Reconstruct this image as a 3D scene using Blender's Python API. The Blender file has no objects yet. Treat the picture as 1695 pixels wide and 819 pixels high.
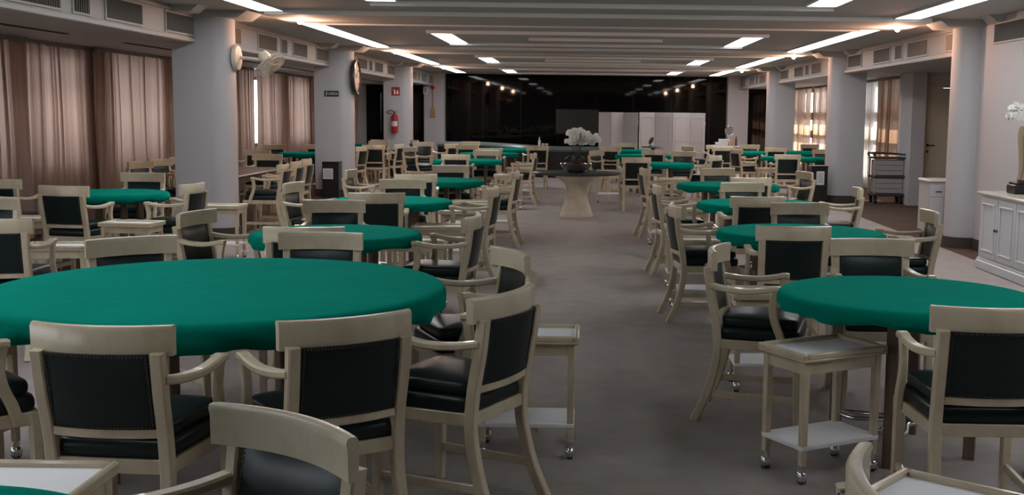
import bpy, math, random
from mathutils import Vector, Matrix
R = math.radians
random.seed(7)
C = bpy.context.scene.collection
SC = bpy.context.scene

# ---------------------------------------------------------------- camera, world, exposure
F, PX, TH, RO, EYE = 1880.0, 967.5, math.atan(222 / 1880.0), 0.0126, 1.66
cam = bpy.data.cameras.new('camera')
cam.sensor_fit = 'HORIZONTAL'; cam.sensor_width = 36.0
cam.lens = F / 1695 * 36.0
cam.shift_x = (847.5 - PX) / 1695
cam.clip_end = 200
co = bpy.data.objects.new('camera', cam); C.objects.link(co)
fw = Vector((0, math.cos(TH), -math.sin(TH))); up0 = Vector((0, math.sin(TH), math.cos(TH))); rt0 = Vector((1, 0, 0))
rt = rt0 * math.cos(RO) + up0 * math.sin(RO); up = up0 * math.cos(RO) - rt0 * math.sin(RO)
M = Matrix((rt, up, -fw)).transposed().to_4x4(); M.translation = (0, 0, EYE)
co.matrix_world = M
SC.camera = co

SC.view_settings.view_transform = 'Standard'; SC.view_settings.look = 'None'
SC.view_settings.gamma = 1.0; SC.view_settings.use_curve_mapping = False
SC.view_settings.exposure = 0.0
SC.cycles.max_bounces = 7; SC.cycles.diffuse_bounces = 4; SC.cycles.glossy_bounces = 3
SC.cycles.transmission_bounces = 4; SC.cycles.transparent_max_bounces = 6
SC.cycles.sample_clamp_indirect = 4.0; SC.cycles.caustics_reflective = False; SC.cycles.caustics_refractive = False

SKY = 5.0          # daylight outside the windows
STRIP = 9.5        # fluorescent troughs
SPOT = 40.0        # warm spots on the beams (watt)
world = bpy.data.worlds.new('sky'); SC.world = world; world.use_nodes = True
bg = world.node_tree.nodes['Background']; bg.inputs[0].default_value = (0.92, 0.95, 1.0, 1); bg.inputs[1].default_value = SKY

sun = bpy.data.lights.new('sun', 'SUN'); sun.energy = 22.0; sun.color = (1.0, .80, .62); sun.angle = R(1.5)
so = bpy.data.objects.new('sun', sun); C.objects.link(so); so.location = (14, 26, 8)
so.rotation_euler = Vector((-1.0, .12, -.50)).to_track_quat('-Z', 'Y').to_euler()

# ---------------------------------------------------------------- materials
def mat(name, col, rough=0.5, metal=0.0, spec=0.5, bump=None, var=None, sheen=0, stretch=None, coat=0):
    m = bpy.data.materials.new(name); m.use_nodes = True
    nt = m.node_tree; b = nt.nodes['Principled BSDF']
    b.inputs['Base Color'].default_value = (*col, 1); b.inputs['Roughness'].default_value = rough
    b.inputs['Metallic'].default_value = metal; b.inputs['Specular IOR Level'].default_value = spec
    b.inputs['Sheen Weight'].default_value = sheen; b.inputs['Coat Weight'].default_value = coat
    tc = None
    def coords():
        nonlocal tc
        if tc is None:
            t = nt.nodes.new('ShaderNodeTexCoord'); tc = nt.nodes.new('ShaderNodeMapping')
            nt.links.new(t.outputs['Object'], tc.inputs[0])
            if stretch: tc.inputs['Scale'].default_value = stretch
        return tc.outputs[0]
    if var:
        col2, scale, lo, hi = var
        n = nt.nodes.new('ShaderNodeTexNoise'); n.inputs['Scale'].default_value = scale; n.inputs['Detail'].default_value = 9; n.inputs['Roughness'].default_value = 0.62
        nt.links.new(coords(), n.inputs['Vector'])
        r = nt.nodes.new('ShaderNodeValToRGB'); r.color_ramp.elements[0].position = lo; r.color_ramp.elements[1].position = hi
        r.color_ramp.elements[0].color = (*col, 1); r.color_ramp.elements[1].color = (*col2, 1)
        nt.links.new(n.outputs['Fac'], r.inputs[0]); nt.links.new(r.outputs[0], b.inputs['Base Color'])
    if bump:
        scale, strength, dist = bump
        n = nt.nodes.new('ShaderNodeTexNoise'); n.inputs['Scale'].default_value = scale; n.inputs['Detail'].default_value = 4
        nt.links.new(coords(), n.inputs['Vector'])
        bp = nt.nodes.new('ShaderNodeBump'); bp.inputs['Strength'].default_value = strength; bp.inputs['Distance'].default_value = dist
        nt.links.new(n.outputs['Fac'], bp.inputs['Height']); nt.links.new(bp.outputs[0], b.inputs['Normal'])
    return m
def emit(name, col, s):
    m = bpy.data.materials.new(name); m.use_nodes = True; nt = m.node_tree
    nt.nodes.remove(nt.nodes['Principled BSDF']); e = nt.nodes.new('ShaderNodeEmission')
    e.inputs[0].default_value = (*col, 1); e.inputs[1].default_value = s
    nt.links.new(e.outputs[0], nt.nodes['Material Output'].inputs[0]); return m
def curtain_mat(name, col, trans):
    m = bpy.data.materials.new(name); m.use_nodes = True; nt = m.node_tree
    b = nt.nodes['Principled BSDF']; b.inputs['Base Color'].default_value = (*col, 1); b.inputs['Roughness'].default_value = 0.9
    b.inputs['Specular IOR Level'].default_value = 0.1
    t = nt.nodes.new('ShaderNodeBsdfTranslucent'); t.inputs[0].default_value = (*col, 1)
    mx = nt.nodes.new('ShaderNodeMixShader'); mx.inputs[0].default_value = trans
    tc = nt.nodes.new('ShaderNodeTexCoord'); w = nt.nodes.new('ShaderNodeTexNoise'); w.inputs['Scale'].default_value = 160; 
    nt.links.new(tc.outputs['Object'], w.inputs['Vector'])
    bp = nt.nodes.new('ShaderNodeBump'); bp.inputs['Strength'].default_value = 0.25; bp.inputs['Distance'].default_value = 0.004
    nt.links.new(w.outputs['Fac'], bp.inputs['Height']); nt.links.new(bp.outputs[0], b.inputs['Normal'])
    nt.links.new(b.outputs[0], mx.inputs[1]); nt.links.new(t.outputs[0], mx.inputs[2])
    nt.links.new(mx.outputs[0], nt.nodes['Material Output'].inputs[0]); return m
def glass_mat(name, tint):
    m = bpy.data.materials.new(name); m.use_nodes = True; nt = m.node_tree
    nt.nodes.remove(nt.nodes['Principled BSDF'])
    t = nt.nodes.new('ShaderNodeBsdfTransparent'); t.inputs[0].default_value = (*tint, 1)
    g = nt.nodes.new('ShaderNodeBsdfGlossy'); g.inputs['Roughness'].default_value = 0.03
    mx = nt.nodes.new('ShaderNodeMixShader'); mx.inputs[0].default_value = 0.06
    nt.links.new(t.outputs[0], mx.inputs[1]); nt.links.new(g.outputs[0], mx.inputs[2])
    nt.links.new(mx.outputs[0], nt.nodes['Material Output'].inputs[0]); return m

W_CREAM = mat('cream_painted_wood', (0.60, 0.51, 0.37), 0.3, coat=0.2, var=((0.45, 0.355, 0.235), 9, 0.45, 0.78), stretch=(1, 1, 0.6), bump=(60, 0.08, 0.002))
W_TRAY = mat('white_laminate', (0.88, 0.88, 0.90), 0.65, spec=0.2)
W_BROWN = mat('brown_wood', (0.20, 0.135, 0.09), 0.4, var=((0.12, 0.08, 0.055), 5, 0.35, 0.7), stretch=(6, 1, 1))
LEATHER = mat('black_green_leather', (0.010, 0.019, 0.019), 0.32, spec=0.26, bump=(220, 0.12, 0.001))
LEATHER_BACK = mat('black_vinyl', (0.008, 0.013, 0.013), 0.55, bump=(300, 0.1, 0.001))
NAIL = mat('dark_nailheads', (0.10, 0.09, 0.07), 0.35, 0.8)
FELT = mat('green_felt', (0.0005, 0.175, 0.122), 0.95, spec=0.02, sheen=0.36, bump=(7, 0.3, 0.014), var=((0.0005, 0.145, 0.10), 3, 0.35, 0.7))
FELT.node_tree.nodes['Principled BSDF'].inputs['Sheen Tint'].default_value = (0.0, 0.75, 0.58, 1); FELT.node_tree.nodes['Principled BSDF'].inputs['Sheen Roughness'].default_value = 0.45
CHROME = mat('chrome', (0.75, 0.76, 0.78), 0.12, 1.0)
STEEL_DARK = mat('dark_steel', (0.05, 0.05, 0.05), 0.4, 0.6)
RUBBER = mat('black_rubber', (0.015, 0.015, 0.015), 0.6)
CARPET = mat('grey_brown_carpet', (0.40, 0.352, 0.33), 0.97, spec=0.1, bump=(90, 0.5, 0.01), var=((0.34, 0.298, 0.279), 5, 0.35, 0.72))
AISLE = mat('brown_carpet', (0.115, 0.075, 0.055), 0.9, spec=0.2, bump=(120, 0.3, 0.005), var=((0.085, 0.055, 0.042), 1.6, 0.3, 0.7))
WALL = mat('white_plaster', (0.50, 0.485, 0.50), 0.7, spec=0.3, bump=(25, 0.05, 0.004))
CEIL = mat('white_ceiling', (0.42, 0.415, 0.40), 0.85, spec=0.2)
RIB = mat('satin_white_trim', (0.72, 0.72, 0.70), 0.4)
ALU = mat('glossy_white_rib', (0.90, 0.90, 0.89), 0.25, coat=0.5)
BULK = mat('pale_bulkhead_paint', (0.43, 0.41, 0.40), 0.65, spec=0.3)
BASEB = mat('dark_baseboard', (0.055, 0.042, 0.034), 0.5)
BLACKGLASS = mat('black_glass', (0.0035, 0.003, 0.0025), 0.03, spec=0.22)
BLACKTRIM = mat('black_trim', (0.006, 0.005, 0.005), 0.35)
GRILLE = mat('brown_grey_grille', (0.16, 0.135, 0.11), 0.5)
HOLE = mat('gap_shade', (0.04, 0.034, 0.03), 0.8)  # near-black colour painted for the shade inside gaps and vents
CURTAIN = curtain_mat('beige_pink_curtain', (0.41, 0.285, 0.235), 0.36)
CURTAIN_R = curtain_mat('brown_beige_curtain', (0.36, 0.25, 0.185), 0.30)
WGLASS = glass_mat('window_glass', (0.93, 0.95, 0.96))
def sheer_mat(name, col, thru):
    m = curtain_mat(name, col, 0.6); nt = m.node_tree; out = nt.nodes['Material Output']; src = out.inputs[0].links[0].from_socket
    tr = nt.nodes.new('ShaderNodeBsdfTransparent'); mx = nt.nodes.new('ShaderNodeMixShader'); mx.inputs[0].default_value = thru
    nt.links.new(src, mx.inputs[1]); nt.links.new(tr.outputs[0], mx.inputs[2]); nt.links.new(mx.outputs[0], out.inputs[0]); return m
SHEER = sheer_mat('white_sheer', (0.84, 0.77, 0.72), 0.40)
SHEER2 = sheer_mat('beige_sheer', (0.75, 0.54, 0.41), 0.42)
SCREENG = mat('dark_grey_display', (0.022, 0.02, 0.019), 0.3)
WHITEISH = mat('mirror_silver', (0.55, 0.55, 0.58), 0.1, 0.8)
FRAME = mat('window_frame_paint', (0.20, 0.17, 0.15), 0.5)
DOORP = mat('beige_door_paint', (0.60, 0.52, 0.40), 0.5)
SCREENW = mat('screen_white_paint', (0.50, 0.49, 0.51), 0.5)
CABW = mat('white_cabinet_paint', (0.60, 0.60, 0.62), 0.4)
CABG = mat('grey_white_paint', (0.46, 0.45, 0.45), 0.45)
MARBLE = mat('pale_marble', (0.66, 0.60, 0.52), 0.2, var=((0.50, 0.45, 0.40), 6, 0.45, 0.7))
STONE = mat('cream_stone', (0.70, 0.65, 0.52), 0.75, bump=(30, 0.3, 0.01), var=((0.58, 0.52, 0.40), 6, 0.35, 0.7))
DARKTOP = mat('dark_slate_top', (0.022, 0.030, 0.032), 0.28)
TRUNK = mat('driftwood_beige', (0.30, 0.235, 0.15), 0.7, bump=(14, 0.5, 0.02), stretch=(1, 1, 0.3))
BOWL = mat('smoky_glass_bowl', (0.13, 0.10, 0.085), 0.08, spec=0.8, coat=0.6)
PETAL = curtain_mat('white_orchid_petal', (0.95, 0.96, 0.93), 0.45)
STEM = mat('dark_stem', (0.045, 0.035, 0.022), 0.7)
LEAF = mat('dark_orchid_leaf', (0.03, 0.05, 0.025), 0.5)
TRUNIT = mat('grey_plastic', (0.40, 0.39, 0.38), 0.45)
TRDARK = mat('charcoal_plastic', (0.05, 0.05, 0.052), 0.45)
BINBLK = mat('black_bin_metal', (0.012, 0.012, 0.012), 0.35)
PAPER = mat('white_paper', (0.62, 0.62, 0.63), 0.7)
INK = mat('grey_ink', (0.22, 0.22, 0.23), 0.7)
RED = mat('red_enamel', (0.36, 0.012, 0.014), 0.35)
REDSIGN = mat('red_sign', (0.33, 0.012, 0.018), 0.5)
SIGNW = mat('sign_white', (0.75, 0.75, 0.75), 0.6)
SIGNG = mat('dark_green_sign', (0.012, 0.035, 0.032), 0.5)
YEL = mat('ochre_plastic', (0.48, 0.25, 0.11), 0.5)
FANW = mat('ivory_plastic', (0.62, 0.57, 0.48), 0.4)
CLOCKRIM = mat('clock_dark_rim', (0.035, 0.028, 0.024), 0.25)
CLOCKF = mat('clock_beige_face', (0.52, 0.44, 0.38), 0.5)
BULB = emit('warm_bulb', (1.0, 0.72, 0.50), 60)
TUBE_DIM = emit('fluorescent_diffuser_dimmed', (0.93, 0.97, 1.0), STRIP * .85)  # turned down to balance the unseen lights added over the foreground
TUBE = emit('fluorescent_diffuser', (0.93, 0.97, 1.0), STRIP)
BROWNITEM = mat('brown_glass', (0.09, 0.04, 0.02), 0.2)
SLATE = mat('glossy_slate_laminate', (0.13, 0.175, 0.185), 0.3)

# ---------------------------------------------------------------- mesh builder
def rotm(ax, deg): return Matrix.Rotation(R(deg), 3, ax)
class MB:
    def __init__(s): s.v = []; s.f = []; s.fm = []; s.mi = 0
    def add(s, vs, fs):
        o = len(s.v); s.v += [tuple(v) for v in vs]; s.f += [tuple(i + o for i in f) for f in fs]; s.fm += [s.mi] * len(fs); return s
    def box(s, c, d, rot=None, ch=0.0):
        hx, hy, hz = d[0] / 2, d[1] / 2, d[2] / 2
        if ch <= 0:
            vs = [Vector((x, y, z)) for z in (-hz, hz) for y in (-hy, hy) for x in (-hx, hx)]
            fs = [(0, 2, 3, 1), (4, 5, 7, 6), (0, 1, 5, 4), (2, 6, 7, 3), (0, 4, 6, 2), (1, 3, 7, 5)]
        else:
            ch = min(ch, hx * .9, hy * .9, hz * .9)
            rings = []
            for z, i in ((-hz, ch), (-hz + ch, 0), (hz - ch, 0), (hz, ch)):
                a, b = hx - i, hy - i
                ring = []
                k = ch if not i else ch * 0.3
                for sx, sy, first in ((-1, -1, 0), (1, -1, 1), (1, 1, 0), (-1, 1, 1)):
                    q1 = Vector((sx * a, sy * (b - k), z)); q2 = Vector((sx * (a - k), sy * b, z))
                    ring += [q1, q2] if not first else [q2, q1]
                rings.append(ring)
            vs = [v for r in rings for v in r]; fs = []
            for k in range(3):
                for j in range(8):
                    n = (j + 1) % 8; fs.append((k * 8 + j, k * 8 + n, k * 8 + 8 + n, k * 8 + 8 + j))
            fs.append(tuple(range(7, -1, -1))); fs.append(tuple(range(24, 32)))
        if rot is not None: vs = [rot @ v for v in vs]
        c = Vector(c); return s.add([v + c for v in vs], fs)
    def b2(s, x0, x1, y0, y1, z0, z1, ch=0): return s.box(((x0 + x1) / 2, (y0 + y1) / 2, (z0 + z1) / 2), (x1 - x0, y1 - y0, z1 - z0), ch=ch)
    def lathe(s, prof, c=(0, 0, 0), n=32, rot=None, capb=True, capt=True):
        vs = []; fs = []; k = len(prof)
        for j in range(n):
            a = 2 * math.pi * j / n
            for r, z in prof: vs.append(Vector((r * math.cos(a), r * math.sin(a), z)))
        for j in range(n):
            m = (j + 1) % n
            for i in range(k - 1): fs.append((j * k + i, m * k + i, m * k + i + 1, j * k + i + 1))
        if capb: fs.append(tuple(j * k for j in range(n - 1, -1, -1)))
        if capt: fs.append(tuple(j * k + k - 1 for j in range(n)))
        if rot is not None: vs = [rot @ v for v in vs]
        c = Vector(c); return s.add([v + c for v in vs], fs)
    def cyl(s, p0, p1, r, n=12, r1=None):
        p0, p1 = Vector(p0), Vector(p1); d = p1 - p0; q = d.to_track_quat('Z', 'Y').to_matrix()
        return s.lathe([(r, 0), (r if r1 is None else r1, d.length)], p0, n, q)
    def sph(s, c, r, n=10, m=7, sc=(1, 1, 1), rot=None):
        prof = [(max(1e-4, r * math.sin(math.pi * i / m)), -r * math.cos(math.pi * i / m)) for i in range(m + 1)]
        A = Matrix.Diagonal(sc); A = (rot @ A) if rot is not None else A
        return s.lathe(prof, c, n, A)
    def sweep(s, pts, w, h, side=None, sub=4, ch=0.25, taper=None):
        """rectangular section with softened corners along a smooth path; side = fixed width direction"""
        P = [Vector(p) for p in pts]
        if sub > 1 and len(P) > 2:
            Q = []; E = [P[0] * 2 - P[1]] + P + [P[-1] * 2 - P[-2]]
            for i in range(1, len(E) - 2):
                for k in range(sub):
                    t = k / sub; a, b, c, d = E[i - 1], E[i], E[i + 1], E[i + 2]
                    Q.append(0.5 * ((2 * b) + (c - a) * t + (2 * a - 5 * b + 4 * c - d) * t * t + (3 * b - a - 3 * c + d) * t ** 3))
            Q.append(P[-1]); P = Q
        vs = []; fs = []; n = len(P)
        for i, p in enumerate(P):
            t = (P[min(i + 1, n - 1)] - P[max(i - 1, 0)]).normalized()
            sd = Vector(side) if side is not None else Vector((0, 0, 1)).cross(t)
            sd = (sd - t * sd.dot(t)).normalized(); u = t.cross(sd).normalized()
            f = 1.0 if taper is None else taper[0] + (taper[1] - taper[0]) * i / (n - 1)
            a, b = w / 2 * f, h / 2 * f; k = ch * min(a, b)
            for x, y in ((-a, -b + k), (-a + k, -b), (a - k, -b), (a, -b + k), (a, b - k), (a - k, b), (-a + k, b), (-a, b - k)):
                vs.append(p + sd * x + u * y)
        for i in range(n - 1):
            for j in range(8):
                m = (j + 1) % 8; fs.append((i * 8 + j, i * 8 + m, i * 8 + 8 + m, i * 8 + 8 + j))
        fs.append(tuple(range(7, -1, -1))); fs.append(tuple((n - 1) * 8 + j for j in range(8)))
        return s.add(vs, fs)
    def tube(s, pts, r, n=10, sub=5, closed=False):
        P = [Vector(p) for p in pts]
        if sub > 1 and len(P) > 2:
            Q = []; E = [P[0] * 2 - P[1]] + P + [P[-1] * 2 - P[-2]]
            if closed: E = [P[-1]] + P + [P[0], P[1]]
            for i in range(1, len(E) - 2):
                for k in range(sub):
                    t = k / sub; a, b, c, d = E[i - 1], E[i], E[i + 1], E[i + 2]
                    Q.append(0.5 * ((2 * b) + (c - a) * t + (2 * a - 5 * b + 4 * c - d) * t * t + (3 * b - a - 3 * c + d) * t ** 3))
            if not closed: Q.append(P[-1])
            P = Q
        vs = []; fs = []; m = len(P); u = None
        for i, p in enumerate(P):
            t = ((P[(i + 1) % m] - P[i - 1]) if closed else (P[min(i + 1, m - 1)] - P[max(i - 1, 0)])).normalized()
            if u is None:
                u = t.orthogonal().normalized()
            u = (u - t * u.dot(t)).normalized(); w = t.cross(u)
            rr = r(i / max(1, m - 1)) if callable(r) else r
            for j in range(n):
                a = 2 * math.pi * j / n; vs.append(p + (u * math.cos(a) + w * math.sin(a)) * rr)
        for i in range(m if closed else m - 1):
            o, q = i * n, ((i + 1) % m) * n
            for j in range(n):
                k = (j + 1) % n; fs.append((o + j, o + k, q + k, q + j))
        if not closed: fs.append(tuple(range(n - 1, -1, -1))); fs.append(tuple((m - 1) * n + j for j in range(n)))
        return s.add(vs, fs)
    def prism(s, poly, axis, a, b):
        """polygon (u,v) extruded along axis from a to b; axis x: (u,v)=(y,z); y: (x,z); z: (x,y)"""
        n = len(poly)
        def p(u, v, t): return {'x': (t, u, v), 'y': (u, t, v), 'z': (u, v, t)}[axis]
        vs = [p(u, v, a) for u, v in poly] + [p(u, v, b) for u, v in poly]
        fs = [tuple(range(n - 1, -1, -1)), tuple(range(n, 2 * n))] + [(i, (i + 1) % n, n + (i + 1) % n, n + i) for i in range(n)]
        return s.add(vs, fs)
    def build(s, name, m, parent=None, smooth=40, loc=None, rotz=None):
        me = bpy.data.meshes.new(name); me.from_pydata([tuple(v) for v in s.v], [], s.f)
        ms = m if isinstance(m, (list, tuple)) else [m]
        for x in ms: me.materials.append(x)
        if len(ms) > 1: me.polygons.foreach_set('material_index', s.fm)
        me.validate(); 
        import bmesh
        bm = bmesh.new(); bm.from_mesh(me); bmesh.ops.recalc_face_normals(bm, faces=bm.faces[:]); bm.to_mesh(me); bm.free()
        if smooth:
            me.polygons.foreach_set('use_smooth', [True] * len(me.polygons)); me.set_sharp_from_angle(angle=R(smooth))
        me.update()
        o = bpy.data.objects.new(name, me); C.objects.link(o)
        if parent is not None: o.parent = parent
        if loc is not None: o.location = loc
        if rotz is not None: o.rotation_euler.z = R(rotz)
        return o
def empty(name, loc=(0, 0, 0), rz=0.0):
    o = bpy.data.objects.new(name, None); C.objects.link(o); o.location = loc; o.rotation_euler.z = R(rz); o.empty_display_size = 0.1; return o
def tag(o, label, cat, group=None, kind=None):
    o['label'] = label; o['category'] = cat
    if group: o['group'] = group
    if kind: o['kind'] = kind
    return o
def struct(o): o['kind'] = 'structure'; return o
KIDS = {}
def kids(o):
    return [c for c in bpy.data.objects if c.parent == o]
def copy_tree(o, parent=None):
    c = o.copy(); C.objects.link(c)
    if parent is not None: c.parent = parent
    key = o.get('_src', o.name)
    if o.name not in KIDS: KIDS[o.name] = kids(o)
    for k in KIDS[o.name]: copy_tree(k, c)
    return c

# ---------------------------------------------------------------- the room
PIERS = [14.7, 22.2, 29.7]
BACK = 37.2
struct(MB().b2(-4.6, 4.6, -5, BACK, -0.1, 0).build('floor', CARPET))
struct(MB().b2(-7.3, -4.6, -5, BACK, -0.1, 0).build('floor_left', AISLE))
struct(MB().b2(4.6, 8.2, -5, BACK, -0.1, 0).build('floor_right', AISLE))
struct(MB().b2(-4.95, 4.95, -5, BACK, 2.88, 3.0).build('ceiling', CEIL))
struct(MB().b2(-7.6, -5.07, -5, BACK, 2.50, 2.6).build('ceiling_left', BULK))
struct(MB().b2(5.07, 8.3, -5, BACK, 2.50, 2.6).build('ceiling_right', BULK))
for sx, nm in ((-1, 'left'), (1, 'right')):
    m = MB(); m.b2(min(sx * 4.95, sx * 5.07), max(sx * 4.95, sx * 5.07), -5 if sx < 0 else 14.7, BACK, 2.48, 2.88)
    edges = [-0.3, 7.2] + PIERS + [BACK]
    for a, b in zip(edges[:-1], edges[1:]):
        if sx > 0 and b < 15: continue
        x0, x1 = sorted((sx * 4.915, sx * 4.95))
        m.b2(x0, x1, a + .32, b - .12, 2.48, 2.535, .008); m.b2(x0, x1, a + .32, b - .12, 2.815, 2.85, .008)
        m.b2(x0, x1, a + .32, a + .36, 2.535, 2.815); m.b2(x0, x1, b - .19, b - .12, 2.535, 2.815)
    struct(m.build('trim_bulkhead_' + nm, BULK))
struct(MB().b2(-8, 8.4, -5.2, -5, -.1, 3).build('wall_rear', WALL))
struct(MB().b2(4.95, 5.1, -5, 14.7, 0, 2.88).build('wall_right', WALL))
struct(MB().b2(8.1, 8.3, 14.7, 21.75, 0, 2.5).build('wall_right_recess', WALL))
struct(MB().b2(5.1, 8.1, 14.55, 14.7, 0, 2.5).build('wall_right_return', WALL))
# black glass end wall
m = MB()
xs = [-7.3, -5.25, -4.57, -3.35, -2.13, -0.91, 0.31, 1.53, 2.75, 4.0, 4.52, 5.25, 6.9]
for a, b in zip(xs[:-1], xs[1:]): m.b2(a + .004, b - .004, BACK, BACK + .1, 0, 2.88)
struct(m.build('wall_back', BLACKGLASS))
m = MB()
for x in xs[2:-2]: m.b2(x - .004, x + .004, BACK + .004, BACK + .05, 0, 2.88)
struct(m.build('trim_back_joints', BLACKTRIM))
struct(MB().b2(-7.3, 6.9, BACK + .1, BACK + .25, 0, 3).build('wall_back_masonry', BLACKTRIM))
# piers: flat slab with a half-round nose towards the hall
def pier(y, sx, x_in, x_out):
    r = .24; poly = []
    c = x_in + r
    for k in range(17):
        a = math.pi / 2 + math.pi * k / 16; poly.append((c + r * math.cos(a), r * math.sin(a)))
    poly += [(x_out, -r), (x_out, r)]
    P = [(sx * x, y + v) for x, v in poly]
    o = struct(MB().prism(P, 'z', 0, 2.88).build('column', WALL))
    g = 1.04
    Q = [(sx * ((x - c) * (g if x < c + .01 else 1.0) + c - (.012 if x < c else -.012)), y + v * 1.05) for x, v in poly]
    struct(MB().prism(Q, 'z', 0, .14).build('baseboard_column', BASEB))
for y in PIERS:
    pier(y, -1, 4.50, 5.22); pier(y, 1, 4.67, 5.36)
struct(MB().b2(-5.22, -4.57, BACK - .4, BACK, 0, 2.88).build('column_back_left', WALL))
struct(MB().b2(4.55, 5.21, BACK - .4, BACK, 0, 2.88).build('column_back_right', WALL))
struct(MB().b2(-5.23, -4.56, BACK - .412, BACK, 0, .14).build('baseboard_back_left', BASEB))
struct(MB().b2(4.935, 4.95, 12.7, 14.45, 0, .14).build('baseboard_right', BASEB))
# side walls with windows
def side_wall(nm, sx, x, wins, y0, y1, sill, head, first, zbars=(1.12, 2.0), pitch=1.3, plain=99):
    m = MB(); t = .15; xa, xb = sorted((sx * x, sx * (x + t)))
    m.b2(xa, xb, y0, y1, 0, sill); m.b2(xa, xb, y0, y1, head, 2.6)
    c = y0
    for a, b in wins: m.b2(xa, xb, c, a, sill, head); c = b
    m.b2(xa, xb, c, y1, sill, head)
    struct(m.build('wall_' + nm, WALL))
    for i, (a, b) in enumerate(wins):
        f = MB(); xm = sx * (x + .07)
        def bar(ya, yb, za, zb): f.b2(xm - .03, xm + .03, ya, yb, za, zb)
        bar(a, a + .07, sill, head); bar(b - .07, b, sill, head); bar(a, b, sill, sill + .07); bar(a, b, head - .07, head)
        n = max(1, round((b - a) / pitch))
        for k in range(1, n): yy = a + (b - a) * k / n; bar(yy - (.035 if sx < 0 else .1), yy + (.035 if sx < 0 else .1), sill, head)
        for zz in (zbars if a < plain else ()): bar(a, b, zz - (.04 if sx < 0 else .11), zz + (.04 if sx < 0 else .11))
        w = struct(f.build('window_%d' % (first + i), FRAME))
        struct(MB().b2(xm - .004, xm + .004, a + .05, b - .05, sill + .05, head - .05).build('window_glass', WGLASS, w))
LW = []
y = -3.2
while y < 34:
    LW.append((y + .25, min(y + 3.0, 34.6))); y += 3.25
side_wall('left', -1, 7.15, LW, -5, BACK, .85, 2.36, 1, plain=22)
side_wall('right_windows', 1, 6.62, [(22.4, 26.9), (29.9, 35.4)], 21.75, BACK, .30, 2.42, 20, (1.13, 1.66), .95)
# end wall of the recess, facing the room, with a door
struct(MB().b2(7.29, 8.1, 21.6, 21.75, 0, 2.5).b2(6.12, 6.38, 21.5, 22.4, 0, 2.5).b2(6.38, 7.29, 21.64, 21.75, 2.44, 2.5).build('wall_recess_end', WALL))
struct(MB().b2(6.38, 6.42, 21.58, 21.72, 0, 2.44).b2(7.25, 7.29, 21.58, 21.72, 0, 2.44).b2(6.42, 7.25, 21.58, 21.72, 2.22, 2.25).build('trim_door_frame', DOORP))
struct(MB().b2(6.42, 7.25, 21.64, 21.70, 2.25, 2.44).build('door_transom', DOORP))
d = struct(MB().b2(6.424, 7.246, 21.64, 21.69, .01, 2.215, .004).build('door_1', DOORP))
m = MB(); m.cyl((6.48, 21.64, 1.14), (6.48, 21.585, 1.14), .012); m.tube([(6.48, 21.59, 1.14), (6.53, 21.585, 1.14), (6.60, 21.59, 1.138)], .011); m.cyl((6.48, 21.64, 1.14), (6.48, 21.632, 1.14), .028, 16)
struct(m.build('door_handle', STEEL_DARK, d))
struct(MB().cyl((6.48, 21.64, 1.02), (6.48, 21.63, 1.02), .026, 16).build('door_lock', STEEL_DARK, d))

# ---------------------------------------------------------------- ceiling beams, ribs and lights
def rib(x0, x1, y):
    m = MB(); r = .034
    return m.prism([(y + r * math.cos(R(a)), 2.8795 + 1.5 * r * math.sin(R(a))) for a in range(180, 361, 15)], 'x', x0, x1)
for P in (7.2, 14.7, 22.2, 29.7):
    b = P - .4
    if P > 8:
        m = MB().prism([(-4.22, 2.88), (-4.04, 2.835), (4.30, 2.835), (4.48, 2.88)], 'y', b, b + 1.45)
        struct(m.build('ceiling_beam', CEIL))
    struct(rib(-4.0, 4.26, b).build('ceiling_rib', ALU))
    struct(rib(-3.72, 3.78, P + 1.28).build('ceiling_rib', ALU))
    if P < 29:
        struct(rib(-2.44, 2.76, P + 2.78).build('ceiling_rib', ALU))
        struct(rib(-.96, 1.24, P + 4.22).build('ceiling_rib', ALU))
        struct(rib(-2.44, 2.76, P + 5.78).build('ceiling_rib', ALU))
    else:
        struct(rib(-2.44, 2.76, P + 2.24).build('ceiling_rib', ALU))
        struct(rib(-2.44, 2.76, P + 5.34).build('ceiling_rib', ALU))
    if P > 8:
        for sx, ex in ((-1, 0), (1, .14)):
            i1 = 4.24 + ex
            m = MB().prism([(sx * i1, 2.88), (sx * (i1 + .12), 2.79), (sx * 5.0, 2.79), (sx * 5.0, 2.88)], 'y', P - .33, P + .33)
            i1 = 4.60 + ex
            m.prism([(sx * i1, 2.88), (sx * (i1 + .1), 2.80), (sx * 4.96, 2.80), (sx * 4.96, 2.88)], 'y', P - 1.05, P - .72)
            struct(m.build('trim_corbel', CEIL))
def trough(name, x, w, y0, y1, label, group, tube=None):
    t = empty(name, (x, (y0 + y1) / 2, 2.88))
    L = (y1 - y0)
    m = MB(); m.b2(-w / 2 - .02, -w / 2, -L / 2, L / 2, -.022, -.0005); m.b2(w / 2, w / 2 + .02, -L / 2, L / 2, -.022, -.0005)
    m.b2(-w / 2, w / 2, -L / 2 - .02, -L / 2, -.022, -.0005); m.b2(-w / 2, w / 2, L / 2, L / 2 + .02, -.022, -.0005)
    m.build('light_frame', RIB, t)
    MB().b2(-w / 2, w / 2, -L / 2, L / 2, -.012, -.0005).build('light_diffuser', tube or TUBE, t)
    tag(t, label, 'ceiling light', group); return t
bays = [(3.0, 6.7, 'unseen, added to light the foreground'), (8.35, 14.2, 'running up to the first piers'), (16.05, 21.75, 'between first and second piers'), (23.55, 29.25, 'between second and third piers'), (31.05, 35.6, 'between third piers and black end wall')]  # first bay is out of view, added to brighten the near tables
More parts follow.
